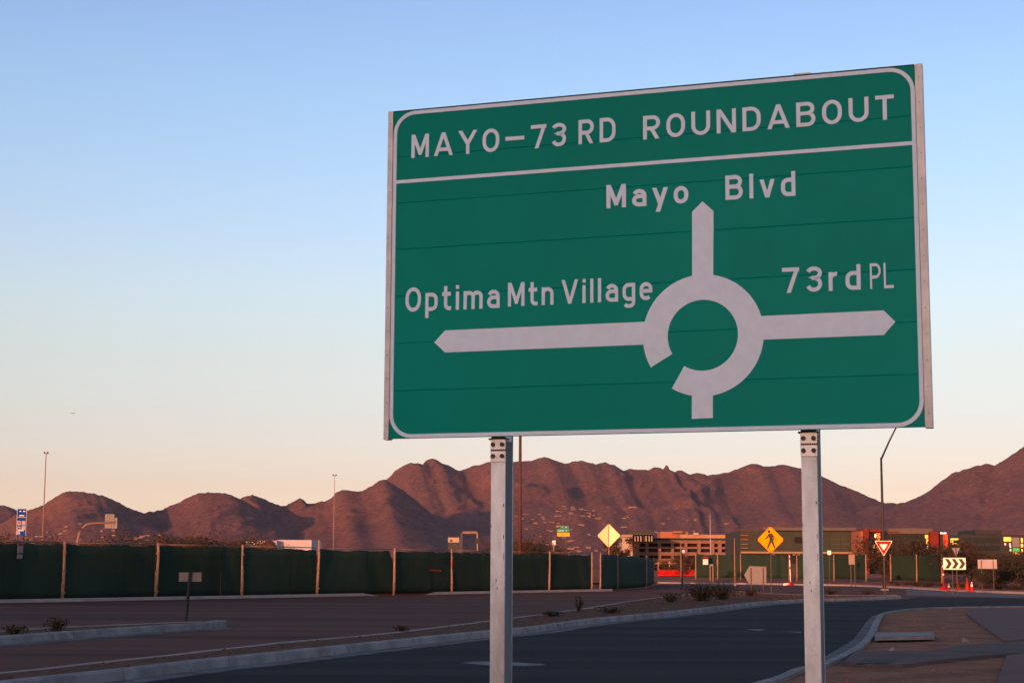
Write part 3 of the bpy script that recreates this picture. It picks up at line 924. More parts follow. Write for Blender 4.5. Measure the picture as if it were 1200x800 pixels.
def ridged(x, y, seed, octv=5, gain=.5):
    a = 0; amp = 1; tot = 0; wgt = 1.0
    for o in range(octv):
        s = 1 - np.abs(2 * vnoise(x, y, seed + o) - 1)
        s = s * s
        a = a + amp * s * wgt
        wgt = np.clip(s * 1.6, 0, 1)
        tot += amp; amp *= gain; x = x * 2.03 + 3.1; y = y * 2.03 - 1.7
    return a / tot

def mountain(name, prof, Yc, depth, seed, spur=430., amp=.34, skew=.55, nx=420, nv=110, jag=.7, power=1.6, zfoot=0.0, ksm=11, shear=26):
    """a range seen from the road: the skyline is known by its bearing and height, the flanks are spurs and gullies falling from it"""
    px = np.array([p[0] for p in prof], float); py = np.array([p[1] for p in prof], float)
    P = np.linspace(px[0], px[-1], nx)
    Q = np.interp(P, px, py)
    kk = np.array([.25, .5, .25]); Qs = np.convolve(np.pad(Q, 1, 'edge'), kk, 'valid')
    Q = .5 * Q + .5 * Qs
    jt = (vnoise(P / 5., P * 0 + 3.3, seed) - .5) * 2.2 + (vnoise(P / 2.1, P * 0 + 9.1, seed + 5) - .5) * 1.3
    Q = Q - jt * jag
    kw = max(3, int(ksm * nx / (px[-1] - px[0])) | 1)
    kg = np.hanning(kw + 2)[1:-1]; kg /= kg.sum()
    Qb = np.convolve(np.pad(Q, kw // 2, 'edge'), kg, 'valid')
    xc = np.zeros(nx); zc = np.zeros(nx); zs = np.zeros(nx)
    for i in range(nx):
        p = H(P[i], Q[i], Yc); xc[i] = p.x; zc[i] = p.z
        zs[i] = H(P[i], Qb[i], Yc).z
    zc = np.maximum(zc, 2.0); zs = np.maximum(zs, 2.0)
    v = np.concatenate([np.linspace(-.35, 0, 12)[:-1], np.linspace(0, 1, nv) ** 1.15])
    V, X = np.meshgrid(v, xc / Yc)
    Z = np.repeat(zc[:, None], len(v), 1); ZS = np.repeat(zs[:, None], len(v), 1)
    Y = Yc - depth * V
    XW = X * Y
    # spurs run forward and to the right, as cut by the washes
    sx = (XW + skew * depth * V * .5) / spur; sy = (Y / spur) * .20
    wob = (vnoise(XW / 300., Y / 300., seed + 40) - .5) * .55
    rg = ridged(sx + wob, sy + wob * .4, seed, 5, .42)
    rg = rg - .42
    fine_ = (vnoise(XW / 38., Y / 38., seed + 60) - .5) + .6 * (vnoise(XW / 17., Y / 17., seed + 61) - .5)
    Vp = np.clip(V, 0, 1)
    # the side ridges of each summit fall forward and to the right
    kw2 = max(5, int(ksm * 5 * nx / (px[-1] - px[0])) | 1)
    kg2 = np.hanning(kw2 + 2)[1:-1]; kg2 /= kg2.sum()
    zw = np.convolve(np.pad(zs, kw2 // 2, 'edge'), kg2, 'valid')
    PS = P[:, None] - shear * np.clip(V, 0, 1) ** .8
    ZS = np.interp(PS, P, zw) + np.interp(PS, P, zs - zw) * (1 + 1.6 * np.clip(V, 0, 1))
    ZS = np.maximum(ZS, 2.0)
    Z = ZS + (Z - ZS) * np.exp(-np.abs(V) * 40)
    Vr = np.sqrt(Vp ** 2 + .05 ** 2) - .05
    base = np.where(V >= 0, np.clip(1 - Vr * 1.05, 0, 1) ** power, np.clip(1 + V * 1.6, 0, 1))
    env = np.where(V >= 0, np.clip(Vp * 5.5, 0, 1) * (1 - Vp) ** 1.15 * 1.25, np.clip(-V * 3, 0, 1))
    HH = Z * base + amp * Z * env * rg + np.minimum(Z, 160) * .018 * fine_ * np.clip(Vp * 9, 0, 1) * (1 - Vp) ** .5
    HH = HH + zfoot * Vp * (1 - Vp) * 4 * .25
    # nothing in front may rise above the skyline
    lim = np.repeat(zc[:, None], len(v), 1) * (Y / Yc) - np.clip(Vp * 9, 0, 1) * Z * .02
    HH = np.where(V > 0, np.minimum(HH, lim), HH)
    HH = np.maximum(HH, -6 + 0 * HH)
    n0, n1 = HH.shape
    verts = np.stack([XW, Y, HH], -1).reshape(-1, 3)
    ii = np.arange(n0 * n1).reshape(n0, n1)
    q = np.stack([ii[:-1, :-1], ii[:-1, 1:], ii[1:, 1:], ii[1:, :-1]], -1).reshape(-1, 4)
    me = bpy.data.meshes.new(name)
    me.from_pydata(verts.tolist(), [], q.tolist())
    me.polygons.foreach_set('use_smooth', [True] * len(me.polygons))
    me.materials.append(M['mountain'])
    me.update()
    if me.polygons[len(me.polygons) // 2].normal.z < 0: me.flip_normals()
    o = bpy.data.objects.new(name, me); col.objects.link(o)
    o['kind'] = 'structure'
    return P, v, XW, Y, HH

mountain('mountain', [(-160, 600), (-90, 583), (-40, 587), (0, 591.5), (12, 593.5), (24, 599), (40, 606), (80, 628), (120, 650)], 4300, 1500, 11, spur=300, nx=240)
G1 = mountain('mountain', [(-60, 640), (-10, 620), (16, 604.5), (30, 599), (40, 595.5), (52, 590.5), (64, 582.5), (75, 577), (84, 575.2), (97, 575.4), (104, 577.5), (111, 578.2), (124, 581.5), (135, 586.5), (150, 594), (168, 601.2), (190, 612), (230, 630), (270, 648)], 3300, 1300, 21, spur=330, amp=.40, power=1.35)
mountain('mountain', [(110, 640), (150, 606), (164, 601), (176, 599.3), (188, 597.5), (200, 592), (207, 589), (211, 587.8), (224, 581.5), (235, 576.6), (243, 576.2), (252, 577.2), (265, 577.6), (274, 580.5), (282, 584.5), (290, 588), (310, 600), (345, 621), (380, 640)], 3500, 1400, 33, spur=320, amp=.42, power=1.35)
mountain('mountain', [(215, 640), (262, 602), (275, 588), (283, 583), (289, 581.5), (296, 579.2), (303, 582), (312, 585), (325, 591.5), (334, 592), (344, 587.6), (352, 583.5), (360, 588.8), (366, 590), (375, 587.8), (384, 586), (396, 590), (420, 602), (460, 625), (490, 642)], 4100, 1700, 41, spur=340, amp=.42, power=1.35)
mountain('mountain', [(250, 646), (310, 616), (350, 597), (380, 589), (388, 583.5), (393, 577.8), (399, 574.2), (406, 573.8), (412, 575), (424, 575.6), (430, 572), (437, 569), (445, 562.4), (452, 562), (460, 566), (472, 574), (486, 585), (505, 600), (530, 611.5), (560, 621), (600, 632), (660, 646)], 3600, 1500, 57, spur=360, amp=.42, power=1.3, nx=460, ksm=18)
G2 = mountain('mountain', [(380, 640), (430, 575), (448, 563.5), (456, 559.5), (463, 551), (474, 544.5), (481, 542.4), (490, 543.2), (495, 543.4), (500, 539), (508, 537), (514, 540), (519, 543.5), (526, 544.5), (533, 549.4), (539, 552), (548, 548.5), (556, 545), (562, 544.6), (572, 541.5), (600, 541), (612, 540.8), (622, 539.8), (631, 536.8), (638, 534.8), (644, 536.2), (654, 540.5), (662, 543), (672, 540.4), (681, 538.9), (688, 541), (698, 543.8), (708, 541), (714, 543), (720, 544.6), (731, 551.5), (738, 549.2), (748, 549.6), (760, 550.4), (765, 547.6), (769, 546.8), (773, 547.6), (777, 549.8), (779.4, 546), (780, 545), (783, 545.2), (784.5, 549.4), (790, 552.6), (794, 551.6), (799, 551), (803, 553), (809, 556), (816, 553.6), (822, 554.4), (829, 557), (842, 555), (852, 553.2), (861, 550.4), (870, 546.8), (880, 543.2), (887, 542.8), (894, 545.6), (905, 546.2), (912, 544.2), (918, 543.8), (926, 546.4), (938, 548), (946, 550.6), (955, 554), (970, 561), (985, 568), (1000, 573.6), (1015, 580.2), (1028, 586), (1045, 593), (1080, 606), (1130, 625), (1180, 645)], 5200, 2600, 71, spur=520, amp=.40, power=1.75, nx=1100, nv=150, jag=.5, ksm=13, shear=60)
mountain('mountain', [(900, 642), (980, 606), (1020, 592), (1039, 589), (1046, 588.4), (1052, 590), (1062, 587.6), (1073, 583.6), (1086, 576.4), (1098, 568), (1108, 560), (1116, 553.6), (1123, 552.6), (1130, 549.6), (1136, 548.8), (1144, 545.6), (1150, 545), (1156, 543), (1161, 543.8), (1166, 545), (1172, 541.4), (1180, 536.6), (1190, 530), (1200, 522.5), (1230, 505), (1280, 482), (1350, 500), (1450, 560), (1560, 630)], 4700, 2300, 83, spur=430, amp=.42, power=1.5, nx=700, nv=130, jag=.5, ksm=13, shear=-30)

# unseen rise added behind the camera to keep the last sun off the foreground
hd = Vector((-math.sin(SUN_AZ), -math.cos(SUN_AZ)))          # towards the sun
hs = Vector((hd.y, -hd.x)); HD = 290.0
mb = MB(); nx_, ny_ = 90, 16
for i in range(nx_ + 1):
    s = -900 + 1800 * i / nx_
    for k in range(ny_ + 1):
        t = -1 + 2 * k / ny_
        hgt = SUN_BLOCK_H * (1 - t * t) ** 1.3 * (1 + .012 * math.sin(s / 17.) + .008 * math.sin(s / 7.3 + 1)) * min(1, (900 - abs(s)) / 160)
        p = hd * (HD + t * 110) + hs * s
        mb.v.append((p.x, p.y, hgt - .05))
for i in range(nx_):
    for k in range(ny_):
        a = i * (ny_ + 1) + k
        mb.f.append((a, a + 1, a + ny_ + 2, a + ny_ + 1))
mb.build('sun_block_rise', M['ground'], smooth=True)['kind'] = 'structure'

# ------------------------------------------------------------------ houses scattered below the mountain
def make_house(seed, wd, dp, ht):
    r = random.Random(seed)
    t = thing('hillside_house', 'small pale desert house among others scattered over the slope below the mountain', 'house', group='houses scattered on the foothills')
    MB().box(-wd / 2, -dp / 2, -6, wd / 2, dp / 2, ht).build('wall', M['stucco_pale'], t)
    MB().box(-wd / 2 - .5, -dp / 2 - .5, ht + .01, wd / 2 + .5, dp / 2 + .5, ht + .5).build('roof', M['tile_roof'], t)
    MB().box(wd * .1, -dp / 2 - 3, -6, wd * .45, -dp / 2 - .02, ht * .7).build('wing', M['stucco_pale'], t)
    return t
protos = [make_house(1, 11, 9, 3.0), make_house(2, 16, 9, 3.6), make_house(3, 24, 10, 3.2)]
rh = random.Random(12)
def place_houses(Gd, n, px0, px1, v0, v1, first, lab, fs=1.0):
    P, v, XW, Y, HH = Gd
    for i in range(n):
        ip = np.searchsorted(P, rh.uniform(px0, px1)); iv = np.searchsorted(v, v0 + (v1 - v0) * rh.random() ** .8)
        ip = min(ip, XW.shape[0] - 1); iv = min(iv, XW.shape[1] - 1)
        k = rh.randrange(3)
        if first and first[k] is not None:
            h_ = first[k]; first[k] = None
        else:
            h_ = copy_tree(protos[k])
        h_.location = (XW[ip, iv], Y[ip, iv], HH[ip, iv])
        h_.rotation_euler = (0, 0, rh.uniform(-.5, .5))
        h_['label'] = lab
        f = rh.uniform(.42, .80)
        f *= fs
        h_.scale = (f * rh.uniform(.6, 1.0), f, f)
first = list(protos)
place_houses(G2, 84, 596, 745, .42, .80, first, 'small pale house among many scattered on the slope under the central mountain')
place_houses(G2, 16, 655, 745, .38, .46, None, 'pale house in the uppermost string of houses on the central mountain slope')
place_houses(G2, 14, 760, 860, .5, .7, None, 'small pale house on the slope just above the parking garage')
place_houses(G1, 90, -5, 190, .42, .74, None, 'tiny pale house below the leftmost round hill', .6)
place_houses(G2, 22, 420, 580, .80, .92, None, 'tiny pale house at the foot of the slope left of the left post')

# ------------------------------------------------------------------ trees and plants
def leaf_cloud(mb, c, r, n, size, rnd_, flat=.75):
    for _ in range(n):
        g = Vector((rnd_.gauss(0, 1), rnd_.gauss(0, 1), rnd_.gauss(0, 1))).normalized() * (rnd_.random() ** .45) * r
        p = c + Vector((g.x, g.y, g.z * flat))
        a = Vector((rnd_.gauss(0, 1), rnd_.gauss(0, 1), rnd_.gauss(0, 1))).normalized()
        b = a.cross(Vector((rnd_.gauss(0, 1), rnd_.gauss(0, 1), rnd_.gauss(0, 1)))).normalized()
        s = size * rnd_.uniform(.6, 1.4)
        mb.add([p - a * s, p + b * s * .45, p + a * s, p - b * s * .45], [(0, 1, 2, 3)])

def make_tree(name, cat, seed, h, r, lm, nleaf=1500, size=.16, label=None, group=None):
    rr_ = random.Random(seed)
    t = thing(name, label, cat, group=group)
    tk = MB(); cr = MB()
    tk.tube([(0, 0, -.1), (.06, .03, h * .18), (.02, 0, h * .34)], [.035 * h, .026 * h, .02 * h], 7)
    nl = 7
    for i in range(nl):
        a = 2 * math.pi * (i + rr_.uniform(-.3, .3)) / nl
        rad = r * rr_.uniform(.35, .95)
        e = Vector((math.cos(a) * rad, math.sin(a) * rad, h * rr_.uniform(.55, .92)))
        mid = Vector((e.x * .45, e.y * .45, h * rr_.uniform(.42, .55)))
        tk.tube([(.02, 0, h * rr_.uniform(.15, .33)), mid, e], [.014 * h, .009 * h, .003 * h], 5)
        for j in range(4):
            q = e * rr_.uniform(.55, 1.05) + Vector((rr_.gauss(0, .2), rr_.gauss(0, .2), rr_.gauss(0, .12))) * r
            q.z = max(h * .28, min(h, q.z))
            leaf_cloud(cr, q, r * rr_.uniform(.22, .42), nleaf // (nl * 4), size, rr_, .8)
    tk.build('trunk', M['bark'], t, smooth=True)
    cr.build('crown', lm, t, fix=False)
    return t

TREES = []
def put_tree(proto, px, Y, f=1.0, rz=0.0, label=None, sx=1.0, z=0.0, used=set()):
    if proto.name not in used:
        used.add(proto.name); o = proto
    else:
        o = copy_tree(proto)
    p = gx(px, Y, z)
    p = gx(px, Y, z)
    o.location = p; o.rotation_euler = (0, 0, rz); o.scale = (f * sx, f * sx, f)
    if label: o['label'] = label
    return o
lab_bt = 'low brown desert tree among the row showing above the green fence'
pa = make_tree('desert_tree', 'tree', 5, 4.0, 2.6, M['leaf_dry'], 5000, .085, lab_bt, 'desert trees beyond the green fence')
pb = make_tree('desert_tree', 'tree', 6, 4.4, 3.0, M['leaf_olive'], 5200, .085, lab_bt, 'desert trees beyond the green fence')
pc = make_tree('desert_tree', 'tree', 9, 3.8, 2.8, M['leaf_dark'], 5000, .085, lab_bt, 'desert trees beyond the green fence')
PR = [pa, pb, pc]
rt_ = random.Random(31)
MARKS = [(22, 'the blue service sign'), (48, 'the far left light pole'), (127, 'the overhead mast arm sign'), (217, 'the brown island sign'), (314, 'the dark tank top'), (345, 'the white building'), (390, 'the second slim light pole'), (461, 'the post with the torn screen'), (547, 'the excavator arm'), (609, 'the rust brown street light')]
seen_l = {}
ORD = ['', 'second ', 'third ', 'fourth ', 'fifth ']
x = -30
k = 0
while x < 638:
    Yt = rt_.uniform(125, 175) if x < 560 else rt_.uniform(150, 200)
    big = .95
    if 160 < x < 235: big = 1.12
    if 590 < x < 640: big = 1.05
    if 285 < x < 580: big = .66
    ot = put_tree(PR[k % 3], x, Yt, big * rt_.uniform(.84, .98), rt_.uniform(0, 6.28), sx=1.3)
    mx_, mn_ = min(MARKS, key=lambda q: abs(q[0] - x))
    ky = (mn_, x < mx_)
    c_ = seen_l.get(ky, 0); seen_l[ky] = c_ + 1
    ot['label'] = ORD[min(c_, 4)] + ('brown', 'olive', 'dark')[k % 3] + ' desert tree over the green fence, ' + ('left of ' if x < mx_ else 'right of ') + mn_
    x += rt_.uniform(12, 26); k += 1

pd = make_tree('palo_verde_tree', 'tree', 14, 6.0, 4.2, M['leaf_olive'], 6500, .12, 'broad olive palo verde tree behind the yield sign', 'palo verde trees at the roundabout')
put_tree(pd, 1066, 165, .80, 0, 'broad olive palo verde tree just right of the yield sign', 1.6)
put_tree(pd, 1095, 172, .74, 2.0, 'smaller olive palo verde tree left of the chevron sign', 1.1)
put_tree(pd, 1044, 185, .74, 3.1, 'sparse palo verde tree directly behind the yield sign post')
put_tree(pd, 1142, 150, .56, 4.0, 'wide brown palo verde tree right of the chevron sign', 2.0)
put_tree(pd, 1172, 140, .56, 5.2, 'wide palo verde tree behind the blank white sign panel', 2.0)
put_tree(pd, 1205, 150, .54, 1.1, 'palo verde tree cut by the right edge of the picture', 2.0)
put_tree(pd, 806, 205, .56, .7, 'olive tree in front of the parking garage, over the red barriers', 1.15)
put_tree(pd, 786, 215, .50, 2.7, 'low olive tree left of the lamp post with the white globe', 1.1)
pe = make_tree('round_shrub', 'shrub', 22, 2.2, 2.4, M['leaf_dark'], 2200, .12, 'dark rounded shrub right of the blank white sign panel')
put_tree(pe, 1192, 112, 1.0, 0, None, 1.0)
put_tree(pe, 1166, 120, .62, 1.0, 'small brown shrub below the blank white sign panel', 1.0)
pf = make_tree('cypress_tree', 'tree', 25, 4.6, 1.2, M['leaf_dry'], 1500, .13, 'narrow red-brown tree beside the bright diamond sign')
put_tree(pf, 725, 145, 1.0, 0, None, 1.0)

def make_tuft(name, seed, h, r, n, lm, label, cat='plant', group=None):
    rr_ = random.Random(seed)
    t = thing(name, label, cat, group=group)
    mb = MB()
    for _ in range(n):
        a = rr_.uniform(0, 6.28); b0 = Vector((math.cos(a), math.sin(a), 0)) * r * .25 * rr_.random()
        ln = h * rr_.uniform(.45, 1.0); sp = r * rr_.uniform(.3, 1.0)
        tip_ = b0 + Vector((math.cos(a) * sp, math.sin(a) * sp, ln))
        mid = b0 + Vector((math.cos(a) * sp * .35, math.sin(a) * sp * .35, ln * .65))
        s = Vector((-math.sin(a), math.cos(a), 0)) * .012 * (1 + h)
        mb.add([b0 - s, b0 + s, mid + s, mid - s, tip_], [(0, 1, 2, 3), (3, 2, 4)])
    leaf_cloud(mb, Vector((0, 0, h * .5)), r * .85, n * 3, .035 * (1 + h), rr_, .55 * h / max(r, .1))
    mb.build('foliage', lm, t, fix=False)
    st = MB()
    for _ in range(6):
        a = rr_.uniform(0, 6.28)
        st.tube([(0, 0, -.03), (math.cos(a) * r * .3, math.sin(a) * r * .3, h * .5), (math.cos(a) * r * .6, math.sin(a) * r * .6, h * .85)], [.016, .01, .004], 5)
    st.build('stem', M['bark'], t)
    return t
def at(o, px, py, z=.13):
    o.location = G(px, py, z); return o
lt = at(make_tuft('weed', 1, .30, .42, 26, M['leaf_olive'], 'tall weedy clump on the left traffic island'), 66, 740)
lt2 = at(make_tuft('weed', 2, .18, .35, 40, M['leaf_olive'], 'low weed at the far left on the traffic island'), 17, 742.5)
at(make_tuft('desert_shrub', 3, .85, 1.25, 70, M['leaf_dark'], 'largest dark shrub on the median, below the arrow-shaped sign back'), 823, 704)
at(make_tuft('desert_shrub', 4, .75, 1.1, 60, M['leaf_dark'], 'dark shrub on the median just right of the largest one'), 846, 702)
at(make_tuft('desert_shrub', 5, .4, .7, 40, M['leaf_dark'], 'low scrubby shrub on the median just left of the largest one'), 786, 705)
at(make_tuft('desert_shrub', 6, .2, .5, 40, M['leaf_dark'], 'small dark shrub on the median below the bright diamond sign'), 716, 718.5)
at(make_tuft('desert_shrub', 7, .16, .4, 36, M['leaf_dark'], 'little shrub on the median right of the left post'), 648, 722)
at(make_tuft('desert_shrub', 8, .55, .2, 14, M['leaf_dark'], 'thin upright twig on the median below the fence gap'), 678, 716)
at(make_tuft('desert_shrub', 9, .12, .2, 20, M['leaf_dry'], 'tiny dry tuft on the median edge left of the left post'), 470, 739, .15)
at(make_tuft('desert_shrub', 10, .45, .8, 40, M['leaf_dark'], 'scrubby shrub on the median left of the right post'), 880, 698.5)
at(make_tuft('desert_shrub', 11, .35, .6, 40, M['leaf_dark'], 'scrub beside the base of the yield sign'), 1016, 696.6)
at(make_tuft('desert_shrub', 12, .35, .7, 40, M['leaf_dark'], 'scrub on the splitter island just right of the right post'), 973, 696.0)
# low planting along the far kerb on the right
rk = random.Random(8)
pl = make_tuft('low_planting', 13, .38, .7, 40, M['leaf_dark'], 'low dark plant in the bed behind the far kerb at right', group='low plants behind the far kerb')
used_pl = False
for px in range(1046, 1215, 8):
    o = pl if not used_pl else copy_tree(pl); used_pl = True
    kp = np.interp(px, [1000, 1060, 1110, 1160, 1200, 1290], [684.2, 686.4, 688.8, 690.8, 692.0, 695])
    at(o, px + rk.uniform(-3, 3), kp - rk.uniform(.2, 1.6), .15); o.rotation_euler = (0, 0, rk.uniform(0, 6)); f = rk.uniform(.6, 1.2); o.scale = (f, f, f)

# loose stones of the gravel
def stones(name, poly, z, n, s0, s1, seed, mtl):
    r = random.Random(seed); mb = MB()
    xs = [q[0] for q in poly]; ys = [q[1] for q in poly]
    def inside(x, y):
        c = False; j = len(poly) - 1
        for i in range(len(poly)):
            if (poly[i][1] > y) != (poly[j][1] > y) and x < (poly[j][0] - poly[i][0]) * (y - poly[i][1]) / (poly[j][1] - poly[i][1]) + poly[i][0]: c = not c
            j = i
        return c
    k = 0; tries = 0
    while k < n and tries < n * 30:
        tries += 1
        x = r.uniform(max(min(xs), -40), min(max(xs), 40)); y = r.uniform(max(min(ys), 14), min(max(ys), 110))
        if not inside(x, y): continue
        s = s0 + (s1 - s0) * r.random() ** 3; a = r.uniform(0, 6.28); ca, sa = math.cos(a) * s, math.sin(a) * s
        f = r.uniform(.5, .9); h_ = s * r.uniform(.35, .8)
        mb.add([(x + ca, y + sa, z - .01), (x - sa * f, y + ca * f, z - .01), (x - ca, y - sa, z - .01), (x + sa * f, y - ca * f, z - .01), (x + ca * .3, y + sa * .3, z + h_), (x - ca * .35, y - sa * .2, z + h_ * .9)],
               [(0, 1, 4), (1, 5, 4), (1, 2, 5), (2, 3, 5), (3, 4, 5), (3, 0, 4)])
        k += 1
    mb.build(name, mtl, fix=False)['kind'] = 'stuff'
stones('gravel_stones', verge, .10, 7000, .012, .05, 5, M['gravel'])
stones('median_stones', [(p.x, p.y) for p in med_top[:-1]] + [(p.x, p.y) for p in reversed(spl_far[:-1])] + [(p.x, p.y) for p in reversed(med_far)], .135, 5000, .015, .06, 6, M['median_dirt'])

# little white litter on the gravel
def litter(px, py, s, seed, label):
    r = random.Random(seed); mb = MB()
    ptsl = [(math.cos(a) * s * r.uniform(.5, 1), math.sin(a) * s * r.uniform(.5, 1)) for a in [k * 1.047 for k in range(6)]]
    top = [(x * .5, y * .5 , s * r.uniform(.4, 1.0)) for x, y in ptsl]
    n_ = 6
    mb.add([(x, y, 0) for x, y in ptsl] + top, [tuple(range(6))[::-1], tuple(range(6, 12))] + [(i, (i + 1) % 6, 6 + (i + 1) % 6, 6 + i) for i in range(6)])
    o = mb.build('litter_scrap', M['concrete']); o.location = G(px, py, .10)
    tag(o, label, 'litter')
litter(1046, 762.5, .07, 1, 'white scrap of litter by the ribbed ramp plate')
litter(1131, 752, .08, 2, 'white crumpled scrap on the gravel at the edge of the paved path')
litter(1113, 714, .09, 3, 'pale stone-like scrap on the gravel near the far kerb')

# ------------------------------------------------------------------ signs
def post(mb, x, z0, z1, r=.04, y=0.0):
    mb.box(x - r, y - r, z0, x + r, y + r, z1)

def diamond(hw, cut=.06):
    c = cut
    return [(-hw + c, -c), (-c, -hw + c), (c, -hw + c), (hw - c, -c), (hw - c, c), (c, hw - c), (-c, hw - c), (-hw + c, c)]

# pedestrian warning sign
p = G(904, 697, .14); Yd = p.y
sc_ = Yd / FPX
zc = hz(632, 904, Yd) - p.z
t = thing('pedestrian_sign', 'yellow diamond sign with a black walking figure', 'road sign', p, face_cam(p))
MB().prism([(a, b + zc) for a, b in diamond(.69)], -.03, 0).build('panel', M['yellow'], t)
rim = MB()
D1 = diamond(.66); D2 = diamond(.64)
for i in range(8):
    j = (i + 1) % 8
    rim.prism([(D1[i][0], D1[i][1] + zc), (D1[j][0], D1[j][1] + zc), (D2[j][0], D2[j][1] + zc), (D2[i][0], D2[i][1] + zc)], -.034, -.030)
rim.build('border', M['black'], t)
wk = MB()
def limb(p0, p1, w0, w1):
    a, b = Vector(p0), Vector(p1); d = (b - a).normalized(); n_ = Vector((-d.y, d.x))
    wk.prism([tuple(a + n_ * w0), tuple(a - n_ * w0), tuple(b - n_ * w1), tuple(b + n_ * w1)], -.036 - random.random() * .001, -.0305)
hc = arc(-.07, .41, .075, .075, 0, 330, 11)
wk.prism([(a, b + zc) for a, b in hc], -.036, -.0305)
def L_(a, b, c, d): limb((a[0] * 1.34, a[1] * 1.3 + zc), (b[0] * 1.34, b[1] * 1.3 + zc), c * 1.3, d * 1.3)
L_((-.02, .24), (.05, -.04), .085, .06)       # trunk
L_((-.06, .20), (-.13, .07), .032, .026); L_((-.13, .07), (-.22, .04), .026, .02)
L_((.03, .21), (.14, .10), .032, .026); L_((.14, .10), (.12, -.01), .026, .02)
L_((.02, .0), (-.05, -.18), .05, .036); L_((-.05, -.18), (-.12, -.34), .036, .028)
L_((.05, .0), (.10, -.18), .05, .036); L_((.10, -.18), (.16, -.33), .036, .028)
wk.build('walking_figure', M['black'], t)
mb = MB(); post(mb, 0, -.05, zc + .5, .03, .035); mb.build('post', M['dark_steel'], t)

# yield sign
p = G(1037, 697.3, .14)
Yd = p.y
zt = hz(633.3, 1036, Yd) - p.z; zb = hz(650.6, 1036, Yd) - p.z; hw = 9.8 * Yd / FPX
t = thing('yield_sign', 'red and white triangular yield sign on a dark post', 'road sign', p, face_cam(p))
def tri(hw_, zt_, zb_, c=.05):
    return [(-hw_ + c * .3, zt_), (-hw_, zt_ - c * .8), (-c * .5, zb_ + c * .2), (c * .5, zb_ + c * .2), (hw_, zt_ - c * .8), (hw_ - c * .3, zt_)]
MB().prism(tri(hw, zt, zb), -.03, 0).build('white_edge', M['cream_sheet'], t)
MB().prism(tri(hw - .045, zt - .026, zb + .055), -.036, -.031).build('red_band', M['red'], t)
hh = zt - zb
MB().prism(tri(hw * .46, zt - hh * .22, zb + hh * .36, .03), -.041, -.037).build('white_centre', M['cream_sheet'], t)
mb = MB(); post(mb, 0, -.05, zt - .05, .03, .035); mb.build('post', M['dark_steel'], t)

# chevron board in the roundabout
Yd = 95.0; p = gx(1119.5, Yd, .14)
za = hz(667, 1119.5, Yd) - p.z; zt = hz(653.2, 1119.5, Yd) - p.z; hw = 12.7 * Yd / FPX
t = thing('chevron_board', 'wide white board with three black chevrons pointing right', 'road sign', p, face_cam(p))
MB().prism([(-hw + .03, za), (hw - .03, za), (hw, za + .03), (hw, zt - .03), (hw - .03, zt), (-hw + .03, zt), (-hw, zt - .03), (-hw, za + .03)], -.03, 0).build('panel', M['cream_sheet'], t)
zc = (za + zt) / 2; hv = (zt - za) / 2 - .06
for k in range(3):
    x0 = -hw + .10 + k * .37
    MB().prism([(x0, zc + hv), (x0 + .20, zc + hv), (x0 + .38, zc), (x0 + .20, zc - hv), (x0, zc - hv), (x0 + .18, zc)], -.036, -.031).build('chevron', M['black'], t)
for s in (-1, 1):
    mb = MB(); post(mb, s * hw * .2, -.05, za + .3, .022, .03); mb.build('post', M['dark_steel'], t)

# backs of signs
Yd = 89.0; p = gx(888, Yd, .12)
t = thing('arrow_sign_back', 'grey back of an arrow-shaped sign on two dark posts', 'road sign', p, face_cam(p))
k_ = Yd / FPX
X = lambda px: (px - 888) * k_
zf = lambda py: hz(py, 888, Yd) - p.z
MB().prism([(X(872.6), zf(673.5)), (X(879), zf(663)), (X(898.3), zf(663.5)), (X(898), zf(684.5)), (X(878.6), zf(684.5))], -.02, .0).build('panel', M['sign_back'], t)
for px in (880.5, 894.5):
    mb = MB(); mb.box(X(px) - .022, -.07, -.05, X(px) + .022, -.022, zf(665)); mb.build('post', M['rust'], t)

Yd = 104.0; p = gx(1158, Yd, .14); k_ = Yd / FPX
X = lambda px: (px - 1158) * k_
zf = lambda py: hz(py, 1158, Yd) - p.z
t = thing('blank_sign_back', 'plain whitish rectangular sign back on two posts near the right edge', 'road sign', p, face_cam(p))
MB().box(X(1147.4), -.02, zf(666), X(1168.8), 0, zf(655.2)).build('panel', mat('pale_sign_back', (.36, .31, .31), (.30, .26, .26), 4, .6), t)
for px in (1151.5, 1164.6):
    mb = MB(); mb.box(X(px) - .022, -.07, -.05, X(px) + .022, -.022, zf(656)); mb.build('post', M['rust'], t)

Yd = 135.0; p = gx(1121.5, Yd, .2); k_ = Yd / FPX
zf = lambda py: hz(py, 1121.5, Yd) - p.z
t = thing('sign_back', 'grey back of a triangular sign above the chevron board', 'road sign', p, face_cam(p))
MB().prism([(-4.5 * k_, zf(641.6)), (-4.2 * k_, zf(642.4)), (0, zf(652)), (4.2 * k_, zf(642.4)), (4.5 * k_, zf(641.6))], -.02, 0).build('panel', M['sign_back'], t)
mb = MB(); mb.box(-.035, -.09, -.05, .035, -.022, zf(641)); mb.build('post', M['dark_steel'], t)

# back of the small sign on the left island
p = G(217.6, 727.5, .13); Yd = p.y; k_ = Yd / FPX
zf = lambda py: hz(py, 217.6, Yd) - p.z
t = thing('small_sign_back', 'brown back of a small rectangular sign on a leaning dark post', 'road sign', p, face_cam(p))
MB().box(-9.2 * k_, -.015, zf(681), 16.4 * k_, 0, zf(670.2)).build('panel', M['brown_back'], t)
mb = MB(); mb.tube([(-.0, -.05, -.05), (3.6 * k_, -.055, zf(669.5))], .045, 6); mb.build('post', M['black'], t)

